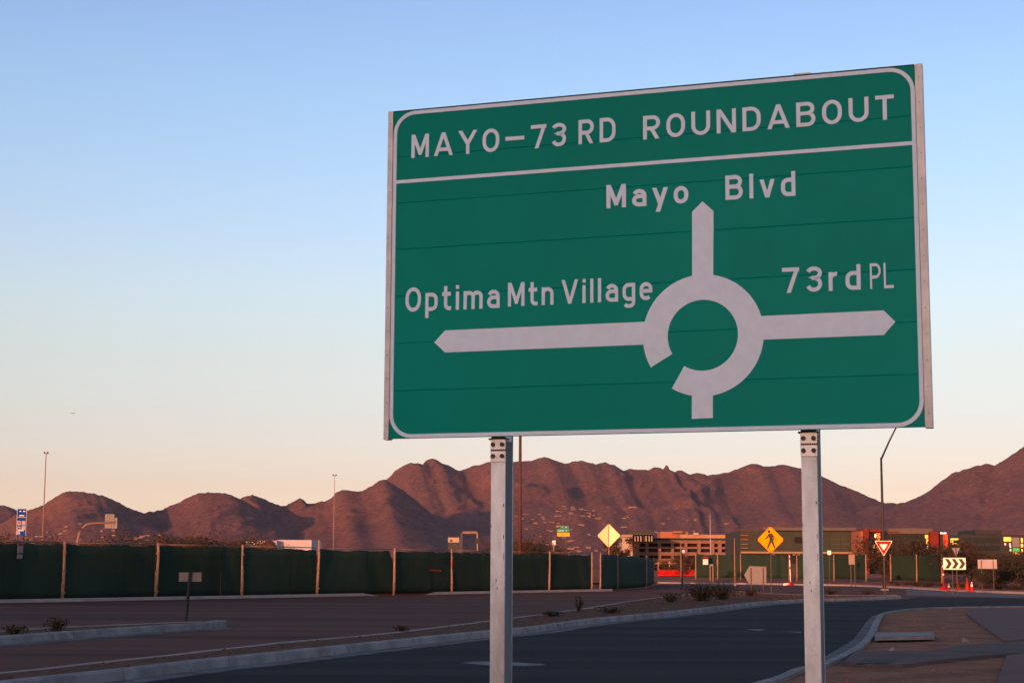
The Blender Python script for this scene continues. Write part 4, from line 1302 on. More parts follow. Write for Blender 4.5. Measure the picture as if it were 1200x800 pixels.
# bright bare diamond beyond the fence: glossy sheet catching the low sun
Yd = 123.0; p = gx(713.5, Yd, .1)
hv = (sd + (CAM - (p + Vector((0, 0, 3.8)))).normalized()).normalized()
zc = hz(627.2, 713.5, Yd) - p.z
t = thing('bright_diamond_sign', 'blank diamond sign flaring pale yellow in the low sun', 'road sign', p, math.atan2(hv.x, -hv.y))
tilt = math.atan2(hv.z, math.hypot(hv.x, hv.y))
dm = diamond(.87, .05)
for nm, hf in (('left_half', [q for q in dm if q[0] < 0]), ('right_half', [q for q in dm if q[0] > 0])):
    e_ = [(-.008 if nm == 'left_half' else .008, -.82), (-.008 if nm == 'left_half' else .008, .82)]
    hf = sorted(hf, key=lambda q: math.atan2(q[1], q[0] if nm != 'left_half' else -q[0]))
    poly = [e_[0]] + hf + [e_[1]]
    mb = MB(); mb.prism(poly, -.01, .02)
    o = mb.build('panel', M['mirror_alu'], t); o.location = (0, 0, zc); o.rotation_euler = (-tilt, 0, R(-6 if nm == 'left_half' else 2.5))
mb = MB(); mb.box(-.04, .06, -zc - .1, .04, .10, .80)
o = mb.build('post', M['wood'], t); o.location = (0, 0, zc)
mb = MB(); mb.box(-.03, -.028, -.82, .03, -.012, .82)
o = mb.build('batten', M['wood'], t); o.location = (0, 0, zc); o.rotation_euler = (-tilt, 0, 0)

# blue service sign
Yd = 150.0; p = gx(21.5, Yd, 0); k_ = Yd / FPX
zf = lambda py: hz(py, 21.5, Yd) - p.z
X = lambda px: (px - 21.7) * k_
t = thing('service_sign', 'tall blue motorist service sign with small white logo squares', 'road sign', p, face_cam(p))
MB().box(X(16.8), -.03, zf(627.2), X(27.6), 0, zf(596)).build('panel', M['blue'], t)
for (a, b, c, d, mt_, nm) in [(17.6, 610, 21.6, 615, 'pale_panel', 'logo_square'), (22.6, 610, 26.6, 615, 'pale_panel', 'logo_square'), (17.6, 616.5, 21.4, 621 - .3, 'pale_panel', 'logo_square'), (22.6, 616, 26.6, 620.6, 'pale_panel', 'logo_square'), (17.2, 621.6 - .2, 21.2, 626, 'pale_panel', 'logo_square')]:
    MB().box(X(a), -.038, zf(d), X(c), -.031, zf(b)).build(nm, M[mt_], t)
MB().box(X(18.6), -.043, zf(613.4), X(20.8), -.039, zf(611.2)).build('logo_mark', M['red'], t)
MB().prism([(X(18.7), zf(619.6)), (X(20.3), zf(619.6)), (X(20.3), zf(617.8)), (X(19.5), zf(617.2)), (X(18.7), zf(617.8))], -.043, -.039).build('logo_mark', M['black'], t)
for (a, c, y) in ((19.5, 21.4, 598.6), (23.4, 26.2, 598.6), (19.4, 25, 603.6), (18.8, 25.2, 622.0 - 1.0)):
    MB().box(X(a), -.036, zf(y + .7), X(c), -.031, zf(y - .5)).build('legend', M['white'], t)
MB().box(X(16.8), -.04, zf(605.6) , X(27.6), -.031, zf(606.0)).build('rule', M['white'], t)
MB().box(X(16.8), -.034, zf(627.2), X(17.1), -.0305, zf(596)).build('edge', M['white'], t)
MB().box(X(27.3), -.034, zf(627.2), X(27.6), -.0305, zf(596)).build('edge', M['white'], t)
for px in (19, 25.6):
    mb = MB(); mb.box(X(px) - .06, .01, -.1, X(px) + .06, .12, zf(598)); mb.build('post', M['dark_steel'], t)

# overhead mast arm with the ribbed back of a panel
Yd = 240.0; p = gx(89.5, Yd, 0); k_ = Yd / FPX
zf = lambda py: hz(py, 89.5, Yd) - p.z
X = lambda px: (px - 89.5) * k_
t = thing('mast_arm_sign', 'overhead sign seen from its ribbed back on a curved mast arm', 'road sign', p, 0)
mb = MB(); mb.tube([(0, 0, -.1), (0, 0, zf(632)), (X(91), 0, zf(624)), (X(94), 0, zf(618)), (X(99), 0, zf(614)), (X(106), 0, zf(612.8)), (X(132.5), 0, zf(611.6))], [.20, .17, .16, .15, .14, .13, .11], 8)
mb.build('mast', M['wood'], t, smooth=True)
for i in range(4):
    MB().box(X(120.2 + i * 2.75), -.0, zf(618.5 + .1 * i), X(122.6 + i * 2.75), .06, zf(601.8)).build('panel', M['sign_back'], t)
MB().box(X(131.3), -.0, zf(618.6), X(134.6), .06, zf(606)).build('panel', M['sign_back'], t)
MB().box(X(120), -.16, zf(609.6), X(134), -.0, zf(609.0)).build('stringer', M['sign_back'], t)

# far green and orange exit sign
Yd = 300.0; p = gx(660, Yd, 0); k_ = Yd / FPX
zf = lambda py: hz(py, 660, Yd) - p.z
X = lambda px: (px - 660) * k_
t = thing('exit_sign', 'far green sign in two stacked panels over an orange panel', 'road sign', p, 0)
for (x0, y0, x1, y1, mm) in ((652.3, 619.1, 666.8, 623.8, 'sign_green'), (656.5, 615.6, 666.6, 619.0, 'sign_green'), (653, 624.0, 667.4, 628.2, 'sign_orange')):
    MB().box(X(x0), -.05, zf(y1), X(x1), 0, zf(y0)).build('panel', M[mm], t)
for (x0, x1, y) in ((653.9, 661.3, 621.6), (662.8, 665.2, 621.6), (658.6, 660, 617.4), (662.6, 664.6, 617.4)):
    for q_ in range(int((x1 - x0) / .9)):
        xa = x0 + q_ * .9
        MB().box(X(xa), -.07, zf(y + .35), X(xa + .62), -.051, zf(y - .45 - .2 * (q_ % 3 == 0))).build('legend', M['white'], t)
MB().prism([(X(659), zf(625.4)), (X(660.3), zf(625.4)), (X(659.65), zf(627.2))], -.07, -.051).build('down_arrow', M['black'], t)
for px in (655.5, 664):
    MB().box(X(px) - .1, .01, -.1, X(px) + .1, .2, zf(617)).build('post', M['dark_steel'], t)

Yd = 260.0; p = gx(649, Yd, 0); k_ = Yd / FPX
zf = lambda py: hz(py, 649, Yd) - p.z
t = thing('small_white_sign', 'small white rectangular sign to the left below the far exit sign', 'road sign', p, 0)
MB().box(-2.1 * k_, -.03, zf(638), 2.1 * k_, 0, zf(632.8)).build('panel', M['white'], t)
MB().box(-.05, .005, -.1, .05, .1, zf(633)).build('post', M['grey_steel'], t)

# small signs and posts on the far side
def simple_sign(name, label, px0, py0, px1, py1, pyb, Yd, pm, posts, postm='wood', zb=.2):
    c = (px0 + px1) / 2; p = gx(c, Yd, zb); k_ = Yd / FPX
    zf = lambda py: hz(py, c, Yd) - p.z
    t = thing(name, label, 'road sign', p, face_cam(p))
    if pm: MB().box((px0 - c) * k_, -.03, zf(py1), (px1 - c) * k_, 0, zf(py0)).build('panel', M[pm], t)
    for px in posts:
        MB().box((px - c) * k_ - .04, .002, -.1, (px - c) * k_ + .04, .08, zf(py0 + .4)).build('post', M[postm], t)
    return t
simple_sign('tan_sign_back', 'tan upright sign back on two posts left of the yield sign', 995.3, 649.5, 1002.2, 661, 682, 132, 'brown_back', (997.5, 1002.0), 'dark_steel')
simple_sign('narrow_marker', 'narrow grey marker board on two posts before the screened fence', 832, 660.6, 835.8, 663, 682, 132, 'sign_back', (832.3, 835.6), 'wood')
t = simple_sign('lit_square_sign', 'small glowing pale square sign right of the right post', 970.4, 644.8, 974.6, 649.6, 682, 150, 'white_glow' if 'white_glow' in M else 'cream_sheet', (972.4,), 'dark_steel')

# ------------------------------------------------------------------ lamp posts and poles
def light_pole(label, px, pyt, Yd, r, mt_, head='double', arm=None, z0=0.0):
    p = gx(px, Yd, z0); k_ = Yd / FPX
    h_ = hz(pyt, px - (FPX and (px - 600) * 0), Yd) - p.z
    t = thing('light_pole', label, 'light pole', p, 0)
    mb = MB(); mb.tube([(0, 0, -.1), (0, 0, h_ * .5), (0, 0, h_)], [r * 1.05, r * .85, r * .62], 8); mb.build('pole', mt_, t, smooth=True)
    MB().box(-r * 2, -r * 2, -.05, r * 2, r * 2, .12).build('base_plate', M['concrete'], t)
    if head == 'double':
        for s in (-1, 1):
            mb = MB(); a = 2.6 * k_
            mb.add([(s * .1, -.25, h_ - .05), (s * a, -.25, h_ - .0), (s * a, .25, h_ - .0), (s * .1, .25, h_ - .05), (s * .25, -.22, h_ + .28), (s * a * .85, -.2, h_ + .22), (s * a * .85, .2, h_ + .22), (s * .25, .22, h_ + .28)],
                   [(0, 3, 2, 1), (4, 5, 6, 7), (0, 1, 5, 4), (1, 2, 6, 5), (2, 3, 7, 6), (3, 0, 4, 7)])
            mb.build('luminaire', M['dark_steel'], t)
        mb = MB(); mb.tube([(-2.0 * k_, 0, h_ - .02), (2.0 * k_, 0, h_ - .02)], .06, 6); mb.build('cross_arm', M['grey_steel'], t)
    if arm:
        (ax, ay, az) = arm
        mb = MB(); mb.tube([(0, 0, h_ - .12), (ax * .5, ay * .5, h_ + az * .5), (ax, ay, h_ + az)], [r * .6, r * .5, r * .45], 6); mb.build('arm', mt_, t, smooth=True)
        MB().add([(ax - .13, ay - .3, h_ + az), (ax + .13, ay - .3, h_ + az), (ax + .13, ay + .3, h_ + az), (ax - .13, ay + .3, h_ + az), (ax - .09, ay - .25, h_ + az + .14), (ax + .09, ay - .25, h_ + az + .14), (ax + .09, ay + .25, h_ + az + .14), (ax - .09, ay + .25, h_ + az + .14)],
                 [(0, 3, 2, 1), (4, 5, 6, 7), (0, 1, 5, 4), (1, 2, 6, 5), (2, 3, 7, 6), (3, 0, 4, 7)]).build('luminaire', M['dark_steel'], t)
    return t
light_pole('tall slim light pole with twin heads at far left', 48.0, 531, 260, .11, M['wood'])
light_pole('slim light pole with twin heads rising behind the left hills', 390, 557, 330, .075, M['brown_back'])
light_pole('rust brown street light pole just right of the left post', 609, 470, 112, .135, M['rust'], None, (.4, 1.6, .3))
light_pole('dark street light with a kinked arm, behind the yield sign', 1036.5, 536, 118, .12, M['dark_steel'], None, (1.05, -.8, 2.3))
light_pole('thin grey light pole in front of the parking garage', 833, 600, 250, .085, M['grey_steel'], None, (-.5, -.8, .35))
light_pole('plain orange-lit bare pole right of the red and white fence notice', 861.3, 630, 134, .045, M['fpost'], None, None, .15)
light_pole('wooden stub pole above the trees by the garage', 798.3, 633, 190, .08, M['wood'], None, None, .2)
# lamp post with a globe
Yd = 137.0; p = gx(799.4, Yd, .15); k_ = Yd / FPX
t = thing('lamp_post', 'dark lamp post with a small white globe before the red barriers', 'lamp post', p, 0)
hh = hz(647, 799.4, Yd) - p.z
mb = MB(); mb.tube([(0, 0, -.1), (0, 0, hh)], [.06, .045], 8); mb.build('pole', M['black'], t)
mb = MB(); mb.tube([(0, 0, hh - .05), (.10, 0, hh + .05)], .03, 6); mb.build('neck', M['black'], t)
gl_ = MB().lathe([(.0, -.17), (.08, -.14), (.13, -.06), (.14, .02), (.10, .11), (.0, .17)], 10); o = gl_.build('globe', M['white'], t, smooth=True); o.location = (.14, 0, hh + .08)

# ------------------------------------------------------------------ far fences
def far_fence(label, pxs, Yds, zt, seed, notch=None):
    t = thing('screened_fence', label, 'fence')
    P_ = [gx(px, Y, .5) for px, Y in zip(pxs, Yds)]
    for i in range(len(P_) - 1):
        a = Vector((P_[i].x, P_[i].y)); b = Vector((P_[i + 1].x, P_[i + 1].y)); d = (b - a).normalized()
        fence_bay(t, a + d * .12, b - d * .10, .52, .42 + zt, seed=seed + i, sagB=(1.0 if notch == i else .03))
    for q in P_:
        fence_post(t, Vector((q.x, q.y - .06)), .3, .42 + zt + .04, .06)
    return t
far_fence('green screened fence with a red-topped notice, in front of the parking garage', (815.5, 841, 868, 925), (178, 178, 176, 172), 2.55, 100, 2)
far_fence('green screened fence stretching behind the right post', (934, 977.5, 1015), (168, 164, 160), 2.45, 120)
far_fence('dim green screened fence below the trees, right of the yield sign', (1044, 1074.5, 1104), (150, 147, 143), 2.35, 140)
q = gx(827, 176.6, .25); k_ = 176.6 / FPX
q.z = .25
t = thing('fence_notice', 'white notice with a red top on the fence before the garage', 'notice', q, face_cam(q))
zf = lambda py: hz(py, 827, 176.6) - q.z
MB().box(-3 * k_, -.03, zf(661.2), 3 * k_, 0, zf(655.0)).build('panel', M['white'], t)
MB().box(-3 * k_, -.03, zf(654.9), 3 * k_, 0, zf(651.6)).build('red_header', M['red_wall'], t)

# red plastic barriers and the timber frame above
def barrier_proto():
    t = thing('plastic_barrier', 'long red plastic construction barrier in a row left of the lamp post', 'barrier', group='red barriers in a row')
    L_2 = 1.05
    MB().prism([(-.28, 0), (.28, 0), (.26, .25), (.14, .55), (.11, .95), (-.11, .95), (-.14, .55), (-.26, .25)], -L_2, L_2).build('body', M['red_plastic'], t)
    for s in (-.6, .0, .6):
        MB().prism([(-.06, .955), (.06, .955), (.05, 1.03), (-.05, 1.03)], s - .15, s + .15).build('lug', M['red_plastic'], t)
    return t
b0 = barrier_proto()
for i, px in enumerate((776, 786.5, 797, 807.5)):
    o = b0 if i == 0 else copy_tree(b0)
    o['label'] = ['leftmost red plastic barrier of the row by the fence corner', 'second red plastic barrier from the left in the row', 'third red plastic barrier from the left, nearest the lamp post with a globe', 'rightmost red plastic barrier of the row by the screened fence'][i]
    q = gx(px, 205, .3); o.location = (q.x, q.y, .6); o.rotation_euler = (0, 0, math.pi / 2 + .05 * (-1) ** i); o.scale = (1, .52, .72)
t = thing('timber_frame', 'low open frame of orange-lit posts and a rail behind the red barriers', 'frame')
for px in (771.5, 784.5, 800, 808.5, 814):
    q = gx(px, 214, .3); MB().box(q.x - .08, q.y - .08, .25, q.x + .08, q.y + .08, 2.35).build('upright', M['fpost'], t)
qa = gx(768, 214, .3); qb = gx(815, 214, .3)
MB().box(qa.x, qa.y - .14, 2.05, qb.x, qa.y - .085, 2.15).build('rail', M['fpost'], t)

# ------------------------------------------------------------------ cones, delineators
def cone(label, px, py, Yd, h_, white=True, z=.15):
    p = gx(px, Yd, z)
    t = thing('traffic_cone', label, 'traffic cone', p, .3)
    f = h_ / .72
    MB().prism([(-.19 * f, -.19 * f), (.19 * f, -.19 * f), (.19 * f, .19 * f), (-.19 * f, .19 * f)], 0, .035 * f, 'xy').build('base', M['orange'], t)
    mb = MB().lathe([(.135 * f, .036 * f), (.095 * f, .30 * f), (.03 * f, .72 * f), (.0, .725 * f)], 12); mb.build('body', M['orange'], t, smooth=True)
    if white:
        MB().lathe([(.093 * f, .34 * f), (.066 * f, .52 * f)], 12).build('collar', M['white'], t)
        MB().lathe([(.058 * f, .575 * f), (.044 * f, .66 * f)], 12).build('collar', M['white'], t)
    return t
cone('orange traffic cone with bright white collars, right of the tall red cone', 1139, 684, 103, .62)
cone('small traffic cone with a white tip below the left end of the chevron board', 1112, 684, 104, .50)
cone('tall slim red cone below the right end of the chevron board', 1133.6, 682, 108, .80, False)
cone('slim red cone below the middle of the chevron board', 1123.2, 684, 107, .72, False)
def delineator(label, px, pyt, Yd, lean, z=.15, fallen=False):
    p = gx(px, Yd, z)
    t = thing('delineator_post', label, 'delineator', p, 0)
    h_ = hz(pyt, px, Yd) - p.z
    MB().lathe([(.0, .0), (.30, .0), (.30, .05), (.14, .16), (.08, .3), (0, .31)], 12).build('base', M['red_plastic'], t, smooth=True)
    mb = MB(); mb.tube([(0, 0, .25), (lean * .5, 0, h_ * .55), (lean, 0, h_)], [.05, .05, .045], 8); mb.build('shaft', M['white' if fallen else 'red_plastic'], t, smooth=True)
    for z_ in (.55, .86):
        mb = MB(); mb.tube([(lean * z_, 0, h_ * z_), (lean * (z_ + .07), 0, h_ * (z_ + .07))], .056, 8); mb.build('reflector', M['white' if not fallen else 'orange'], t, smooth=True)
    if fallen:
        mb = MB(); mb.tube([(-.62, -.15, .06), (-.12, -.1, .10)], [.10, .09], 8); mb.build('ballast', M['white'], t, smooth=True)
    return t
delineator('white leaning marker post on a red base, left of the right post', 926.5, 650.5, 137, -.05, fallen=True)
delineator('red and white channelizer post at the left end of the chevron board', 1106, 660, 110, .0)

# ------------------------------------------------------------------ excavator arm behind the fence
Yd = 120.0; p = gx(547, Yd, 0); k_ = Yd / FPX
X = lambda px: (px - 547) * k_
zf = lambda py: hz(py, 547, Yd) - p.z
t = thing('excavator', 'excavator arm folded in an inverted U above the green fence', 'excavator', p, 0)
MB().prism([(X(537), zf(652)), (X(538.4), zf(634)), (X(539.6), zf(624)), (X(541.4), zf(622.6)), (X(541.8), zf(628)), (X(541.2), zf(652))], -.18, .18).build('boom', M['navy'], t)
MB().prism([(X(540), zf(625)), (X(541.6), zf(622.4)), (X(558), zf(622.2)), (X(559.6), zf(623.8)), (X(558), zf(625)), (X(543), zf(625))], -.14, .14).build('stick', M['wood'], t)
MB().prism([(X(557.8), zf(624.6)), (X(559.4), zf(624)), (X(559.8), zf(645)), (X(558.4), zf(645))], -.1, .1).build('hydraulic_ram', M['fpost'], t)
MB().prism([(X(555.4), zf(635.4)), (X(557.4), zf(630.5)), (X(560.6), zf(630.5)), (X(562.4), zf(635.4)), (X(559.5), zf(636)), (X(558.2), zf(636))], -.28, -.105).build('bucket', M['black'], t)
MB().box(X(528), -1.0, .9, X(545), 1.4, 2.2).build('cab_body', M['orange'], t)
for s in (-1.1, 1.1):
    MB().prism([(X(526), .2), (X(530), 0), (X(546), 0), (X(550), .2), (X(550), .6), (X(546), .8), (X(530), .8), (X(526), .6)], s - .25, s + .25).build('track', M['black'], t)

# dark mound and long white building above the fence
Yd = 260.0
def pbox(px0, py0, px1, py1, Y, dep, name, mtl, parent, zb=None, proud=0.0):
    a = H(px0, py0, Y); b = H(px1, py1, Y)
    z0 = b.z if zb is None else zb
    mb = MB(); mb.box(a.x, Y - proud, z0, b.x, Y + dep, a.z)
    return mb.build(name, mtl, parent)
t = thing('white_building', 'long low white building showing above the green fence', 'building')
pbox(288, 633.2, 324, 640, 260, 14, 'wall', M['white_wall'], t, 0)
pbox(324.5, 632.2, 365, 640, 262, 14, 'wall', M['white_wall'], t, 0)
pbox(288, 635.0, 323, 636.2, 260, .1, 'band', M['sign_back'], t, None, .08)
pbox(287.5, 632.7, 324.2, 633.1, 260, 14.2, 'parapet', M['concrete'], t, None, .12)
c = gx(314.5, 205, 0); rr0 = 10.5 * 205 / FPX
zt0 = hz(632.4, 314.5, 205)
mb = MB().lathe([(rr0 * 1.15, 0), (rr0 * 1.05, zt0 * .68), (rr0 * .85, zt0 * .86), (rr0 * .45, zt0 * .97), (0, zt0)], 16)
o = mb.build('dark_mound', M['rust'], smooth=True); o.location = (c.x, c.y, 0)
tag(o, 'dark brown rounded tank top in front of the white building', 'tank')
t = thing('beige_building', 'pale little building between fence posts left of the excavator arm', 'building')
pbox(525, 629.6, 538, 635.4, 700, 20, 'upper_wall', M['cream'], t)
pbox(525.3, 635.45, 537.7, 640, 701, 18, 'lower_wall', M['dark_wall'], t, 0)
pbox(524.6, 629.1, 538.4, 629.5, 700, 20.4, 'roof', M['tile_roof'], t, None, .4)
pbox(527.5, 632, 530, 634.5, 700, .2, 'window', M['glass'], t, None, .15)

# ------------------------------------------------------------------ parking garage
t = thing('parking_garage', 'tan concrete parking garage with rows of dark openings', 'parking garage')
Yg = 720.0
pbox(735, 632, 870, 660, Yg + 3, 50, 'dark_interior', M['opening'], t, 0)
for (y0, y1) in ((632.2, 636.7), (640.1, 643.0), (646.3, 651), (654, 662)):
    pbox(736, y0, 869, y1, Yg, 2.9, 'spandrel', M['brick'], t)
cols = [736, 742.5, 749.6, 756.5, 760.2, 771.5, 775.4, 786.5, 790, 802, 805.5, 818.4, 821.5, 832.5, 837.5, 842.5, 845.6, 868.0]
for a, b in [(736, 749.2), (756.4, 760), (771.2, 775), (786.6, 790), (802.4, 805.8), (817.4, 821.6), (832.6, 837.4), (841.6, 846), (867.4, 869)]:
    pbox(a, 632.2, b, 662, Yg - .35, 3.0, 'column', M['brick'], t)
pbox(764, 630.0, 871, 631.9, Yg - 1.5, 52, 'parapet', M['dark_wall'], t)
pbox(764, 631.0, 871, 631.5, Yg - 1.5, .2, 'rail', M['glass'], t, None, .4)
# stair tower with fins
t = thing('stair_tower', 'cream stair tower with upright pale fins under a dark flat roof', 'tower')
pbox(729, 626, 741.5, 662, 690, 18, 'wall', M['cream'], t, 0)
pbox(729.2, 628.6, 741.2, 629.4, 690, .1, 'band', M['dark_wall'], t, None, .3)
for px in (743.5, 747.0, 750.4, 756.6, 760.2, 763.2):
    pbox(px, 627.6, px + 1.3, 634, 692, 1.0, 'fin', M['cream'], t)
pbox(742, 627.4, 766, 634.4, 694, 14, 'recess', M['dark_wall'], t)
pbox(736, 620.6, 766.5, 626.8, 700, 16, 'roof_house', M['dark_wall'], t)
pbox(728.4, 625.4, 767, 626.2, 689, 12, 'roof_slab', M['beige'], t)
for k in range(4):
    pbox(737.5, 636.2 + k * 2.6, 741.6, 637.2 + k * 2.6, 688.5, 1.4, 'balcony', M['dark_wall'], t)
# orange sunlit building behind
t = thing('terracotta_building', 'low terracotta and tan roofs catching the sun above the garage', 'building')
pbox(774, 622.6, 806, 632, 900, 20, 'wall', M['orange_wall'], t, 0)
pbox(797, 626.0, 851, 632, 880, 15, 'wall', M['tan_wall'], t, 0)
pbox(788.5, 622.0, 800, 624.2, 895, 15, 'penthouse', M['orange_wall'], t)
pbox(813, 624.2, 818.6, 626.0, 878, 4, 'roof_unit', M['white_wall'], t)
a = H(849.5, 629.8, 878); b = H(857, 624.2, 878)
MB().prism([(a.x, a.z), (b.x - 1.4, a.z), (b.x, b.z), (a.x + .5, b.z - .9)], 877, 881).build('canopy', M['white_wall'], t)

# ------------------------------------------------------------------ olive commercial building
t = thing('olive_building', 'long two-storey olive building under construction behind the pedestrian sign', 'building')
Yo = 330.0
pbox(868, 622, 1003, 662, Yo, 24, 'wall', M['green_wall'], t, 0)
pbox(894, 617.4, 1003, 621.9, Yo + 4, 18, 'parapet', M['beige'], t)
pbox(868, 620.6, 1003, 621.8, Yo - .25, .6, 'fascia', M['rust'], t)
pbox(868, 645.8, 1003, 648.4, Yo - .3, .28, 'sill_band', M['tan_wall'], t)
for px in (877, 889, 914, 927.8, 945, 960, 972.5, 984.6, 996):
    pbox(px, 622, px + .55, 645.6, Yo - .12, .118, 'mullion', M['beige'], t)
for y in (626.5, 631.5, 636.8, 641.4):
    pbox(868, y, 876.8, y + .9, Yo - .6, .58, 'floor_edge', M['orange_wall'], t)
    pbox(973.2, y, 996, y + .45, Yo - .1, .098, 'louvre', M['beige'], t)
pbox(931.2, 628.8, 944, 636.2, Yo - .05, .048, 'window', M['opening'], t)
pbox(950, 629, 959, 636.5, Yo - .05, .048, 'window', M['glass'], t)
pbox(868.5, 648.6, 1003, 660, Yo - .04, .038, 'window', M['glass'], t)
for px in (905, 929, 934.5, 948):
    pbox(px, 648.9, px + 3.2, 650.4, Yo - .3, .2, 'light_patch', M['sign_back'], t)
# red tower with a lit bay
t = thing('red_tower', 'red stucco entrance tower with a lit bay and posters behind the yield sign', 'building')
Yr = 320.0
pbox(1008.5, 622, 1012.0, 662, Yr + 1, 10, 'side_wall', M['orange_wall'], t, 0)
pbox(1012.2, 619.6, 1019.0, 662, Yr, 12, 'wall', M['red_wall'], t, 0)
for k in range(4):
    pbox(1012.8, 624.5 + k * 6, 1018.6, 625.2 + k * 6, Yr, .1, 'joint', M['rust'], t, None, .12)
pbox(1019.2, 621, 1035.4, 662, Yr + 4, 9, 'bay_wall', M['glass'], t, 0)
pbox(1019.2, 619.8, 1034, 622.8, Yr + .5, 6, 'canopy', M['red_wall'], t)
pbox(1025.6, 625.4, 1028.8, 629.6, Yr + 3.6, .35, 'bay_lamp', M['lamp_glow'], t)
pbox(1026.4, 629.8, 1028.0, 631.4, Yr + 3.7, .25, 'bay_lamp', M['lamp_glow'], t)
pbox(1021, 637.8, 1025, 642.4, Yr + 3.8, .18, 'poster', M['win_white'], t)
pbox(1021, 644.8, 1024, 646.8, Yr + 3.8, .18, 'poster', M['win_white'], t)
pbox(1021, 622.9, 1022, 650, Yr + 3.2, .5, 'pier', M['beige'], t)
pbox(1029.2, 624.2, 1032.0, 651, Yr - .4, 2, 'lit_pillar', M['glow_orange'], t)  # pillar emits orange from its own material
# dark shop front with lit strip
t = thing('shop_building', 'dark glazed shop front under a beige roof band, behind the olive trees', 'building')
Ys = 325.0
pbox(1036, 625, 1090, 662, Ys, 22, 'glazed_wall', M['glass'], t, 0)
pbox(1041, 618.6, 1093, 625.2, Ys - .8, 23, 'roof_band', M['beige'], t)
pbox(1040.6, 622.4, 1053, 623.6, Ys - 1.2, .35, 'sign_strip', M['red_wall'], t)
for px in (1046, 1052.5, 1059.6, 1066.8, 1075, 1083):
    pbox(px, 625.4, px + .5, 658, Ys - .12, .118, 'mullion', M['dark_wall'], t)
pbox(1037, 632.6, 1083.6, 633.2, Ys - .1, .098, 'transom', M['dark_wall'], t)
pbox(1084, 626.4, 1089.6, 630.4, Ys - .08, .07, 'lit_window', M['win_yellow'], t)
pbox(1085.4, 631, 1089.6, 637.6, Ys - .08, .07, 'lit_window', M['win_yellow'], t)
pbox(1086, 639.5, 1089, 644, Ys - .08, .07, 'lit_window', M['win_white'], t)
pbox(1090.2, 622.6, 1101.0, 662, Ys - 2, 14, 'red_wall', M['red_wall'], t, 0)
pbox(1101.2, 621.8, 1107.2, 662, Ys - 1, 13, 'dark_pier', M['dark_wall'], t, 0)
# small white channel letters, too far to read
rl = random.Random(4)
xl = 1101.6
for k in range(6):
    wd = rl.uniform(.8, 1.2); pbox(xl, 623.2 + rl.uniform(0, .7), xl + wd, 625.4, Ys - 1.1, .08, 'channel_letter', M['win_white'], t, None, .2); xl += wd + .25
pbox(1107.4, 626.6, 1111.2, 643.6, Ys - 2.5, 2, 'lit_red_pillar', M['glow_red'], t)  # red emission comes from the pillar's own surface
pbox(1107.4, 643.8, 1111.0, 662, Ys - 2.4, 2, 'pillar_foot', M['dark_wall'], t, 0)
# dark building at the right edge
t = thing('dark_office', 'dark office building with a few yellow lit windows at the right edge', 'office building')
Yk = 350.0
pbox(1112.5, 628.0, 1128, 662, Yk + 2, 16, 'lobby', M['dark_wall'], t, 0)
pbox(1113.8, 630.4, 1125, 632.4, Yk + 1.9, .08, 'lit_window', M['win_yellow'], t, None, .05)
pbox(1113.8, 632.6, 1117, 635.6, Yk + 1.9, .08, 'lit_window', M['win_yellow'], t, None, .05)
pbox(1113.8, 636.0, 1125, 638.0, Yk + 1.9, .08, 'lit_window', M['win_yellow'], t, None, .05)
pbox(1125.5, 626.2, 1215, 662, Yk, 26, 'wall', M['dark_wall'], t, 0)
pbox(1142.6, 620.8, 1174, 626.0, Yk + 5, 14, 'roof_house', M['dark_wall'], t)
pbox(1128, 629.5, 1172, 636, Yk - .1, .09, 'ribbon_window', M['glass'], t)
pbox(1128, 639, 1172, 645, Yk - .1, .09, 'ribbon_window', M['glass'], t)
for px in (1136, 1144.5, 1153, 1161.5):
    pbox(px, 629.4, px + .6, 645, Yk - .25, .14, 'mullion', M['dark_wall'], t)
pbox(1176.2, 629.0, 1185.0, 634.0, Yk - .1, .09, 'lit_window', M['win_yellow'], t)
for (a_, b_) in ((1177.2, 636), (1182.6, 636.2), (1183.2, 639), (1183.4, 643)):
    pbox(a_, b_, a_ + 1.8, b_ + 2.4, Yk - .1, .09, 'lit_window', M['win_white'], t)
pbox(1186.2, 629.4, 1195, 640.6, Yk - .3, .28, 'grey_panel', M['sign_back'], t)
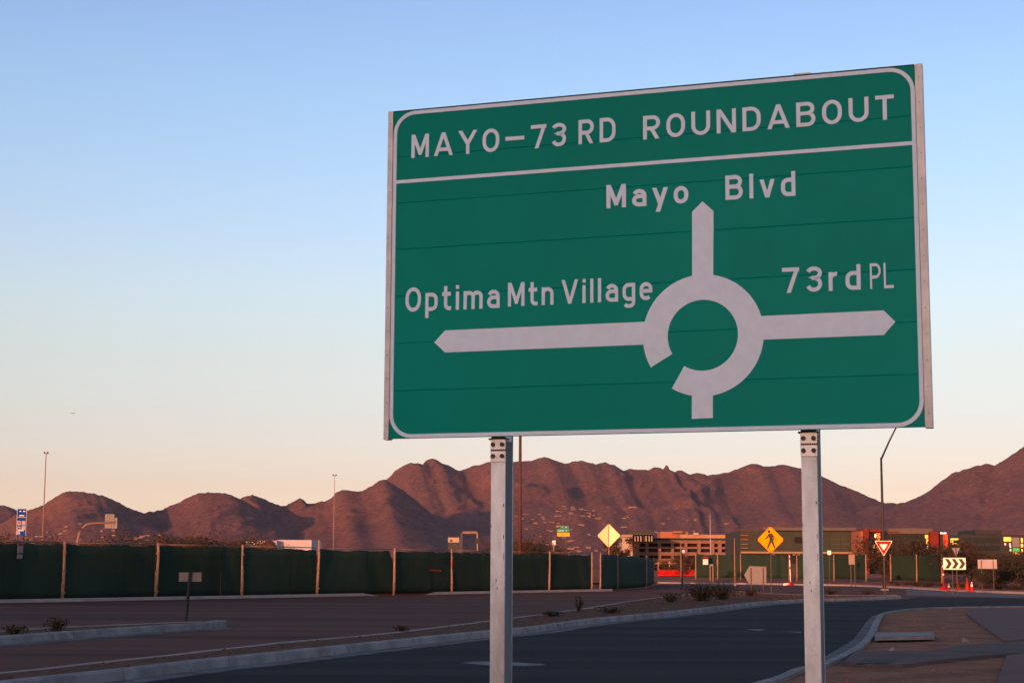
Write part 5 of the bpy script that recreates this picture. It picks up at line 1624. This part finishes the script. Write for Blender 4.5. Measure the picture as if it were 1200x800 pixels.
pbox(1187.0, 641.6, 1194.8, 646.0, Yk - .2, .18, 'green_sign', M['lamp_green'], t)
pbox(1187.2, 646.6, 1194.4, 649.2, Yk - .2, .18, 'orange_sign', M['glow_orange'], t)
for (a_, b_, c_, d_) in ((1196.4, 630, 1198.8, 635), (1196.4, 636.6, 1199, 641), (1197, 643, 1198.6, 646), (1201, 630, 1206, 635)):
    pbox(a_, b_, c_, d_, Yk - .1, .09, 'lit_window', M['win_yellow'], t)

# tiny aircraft in the sky
Yd = 2600.0; p = H(85, 484, Yd)
t = thing('aircraft', 'tiny dark aircraft low in the sky at left', 'aircraft', p, .25)
mb = MB(); mb.tube([(-4.2, 0, .3), (-3, 0, .3), (1.5, 0, 0), (4.6, 0, -.1), (5.6, 0, -.2)], [.25, .5, .8, .7, .15], 10); mb.build('fuselage', M['alu_plane'], t, smooth=True)
MB().prism([(.8, -6.5), (1.6, -6.5), (2.4, 0), (1.6, 6.5), (.8, 6.5), (-.2, 0)], -.25, -.1, 'xy').build('wing', M['alu_plane'], t)
MB().prism([(-4.4, .4), (-3.2, .4), (-4.4, 2.4), (-5.2, 2.4)], -.1, .1).build('fin', M['alu_plane'], t)
MB().prism([(-4.9, -2.2), (-4.3, -2.2), (-3.6, 0), (-4.3, 2.2), (-4.9, 2.2), (-4.6, 0)], .6, .7, 'xy').build('tailplane', M['alu_plane'], t)

t.scale = (.7, .7, .7)
# ------------------------------------------------------------------ haze
if HAZE:
    mb = MB(); mb.box(-7500, -160, -12, 7500, 6600, 640)
    hm = bpy.data.materials.new('haze'); hm.use_nodes = True
    t_ = hm.node_tree; t_.nodes.remove(t_.nodes['Principled BSDF'])
    pv = t_.nodes.new('ShaderNodeVolumePrincipled'); pv.inputs['Color'].default_value = (.9, .88, .92, 1); pv.inputs['Density'].default_value = HAZE; pv.inputs['Anisotropy'].default_value = .2
    t_.links.new(pv.outputs[0], t_.nodes['Material Output'].inputs['Volume'])
    o = mb.build('haze', hm); o['kind'] = 'stuff'
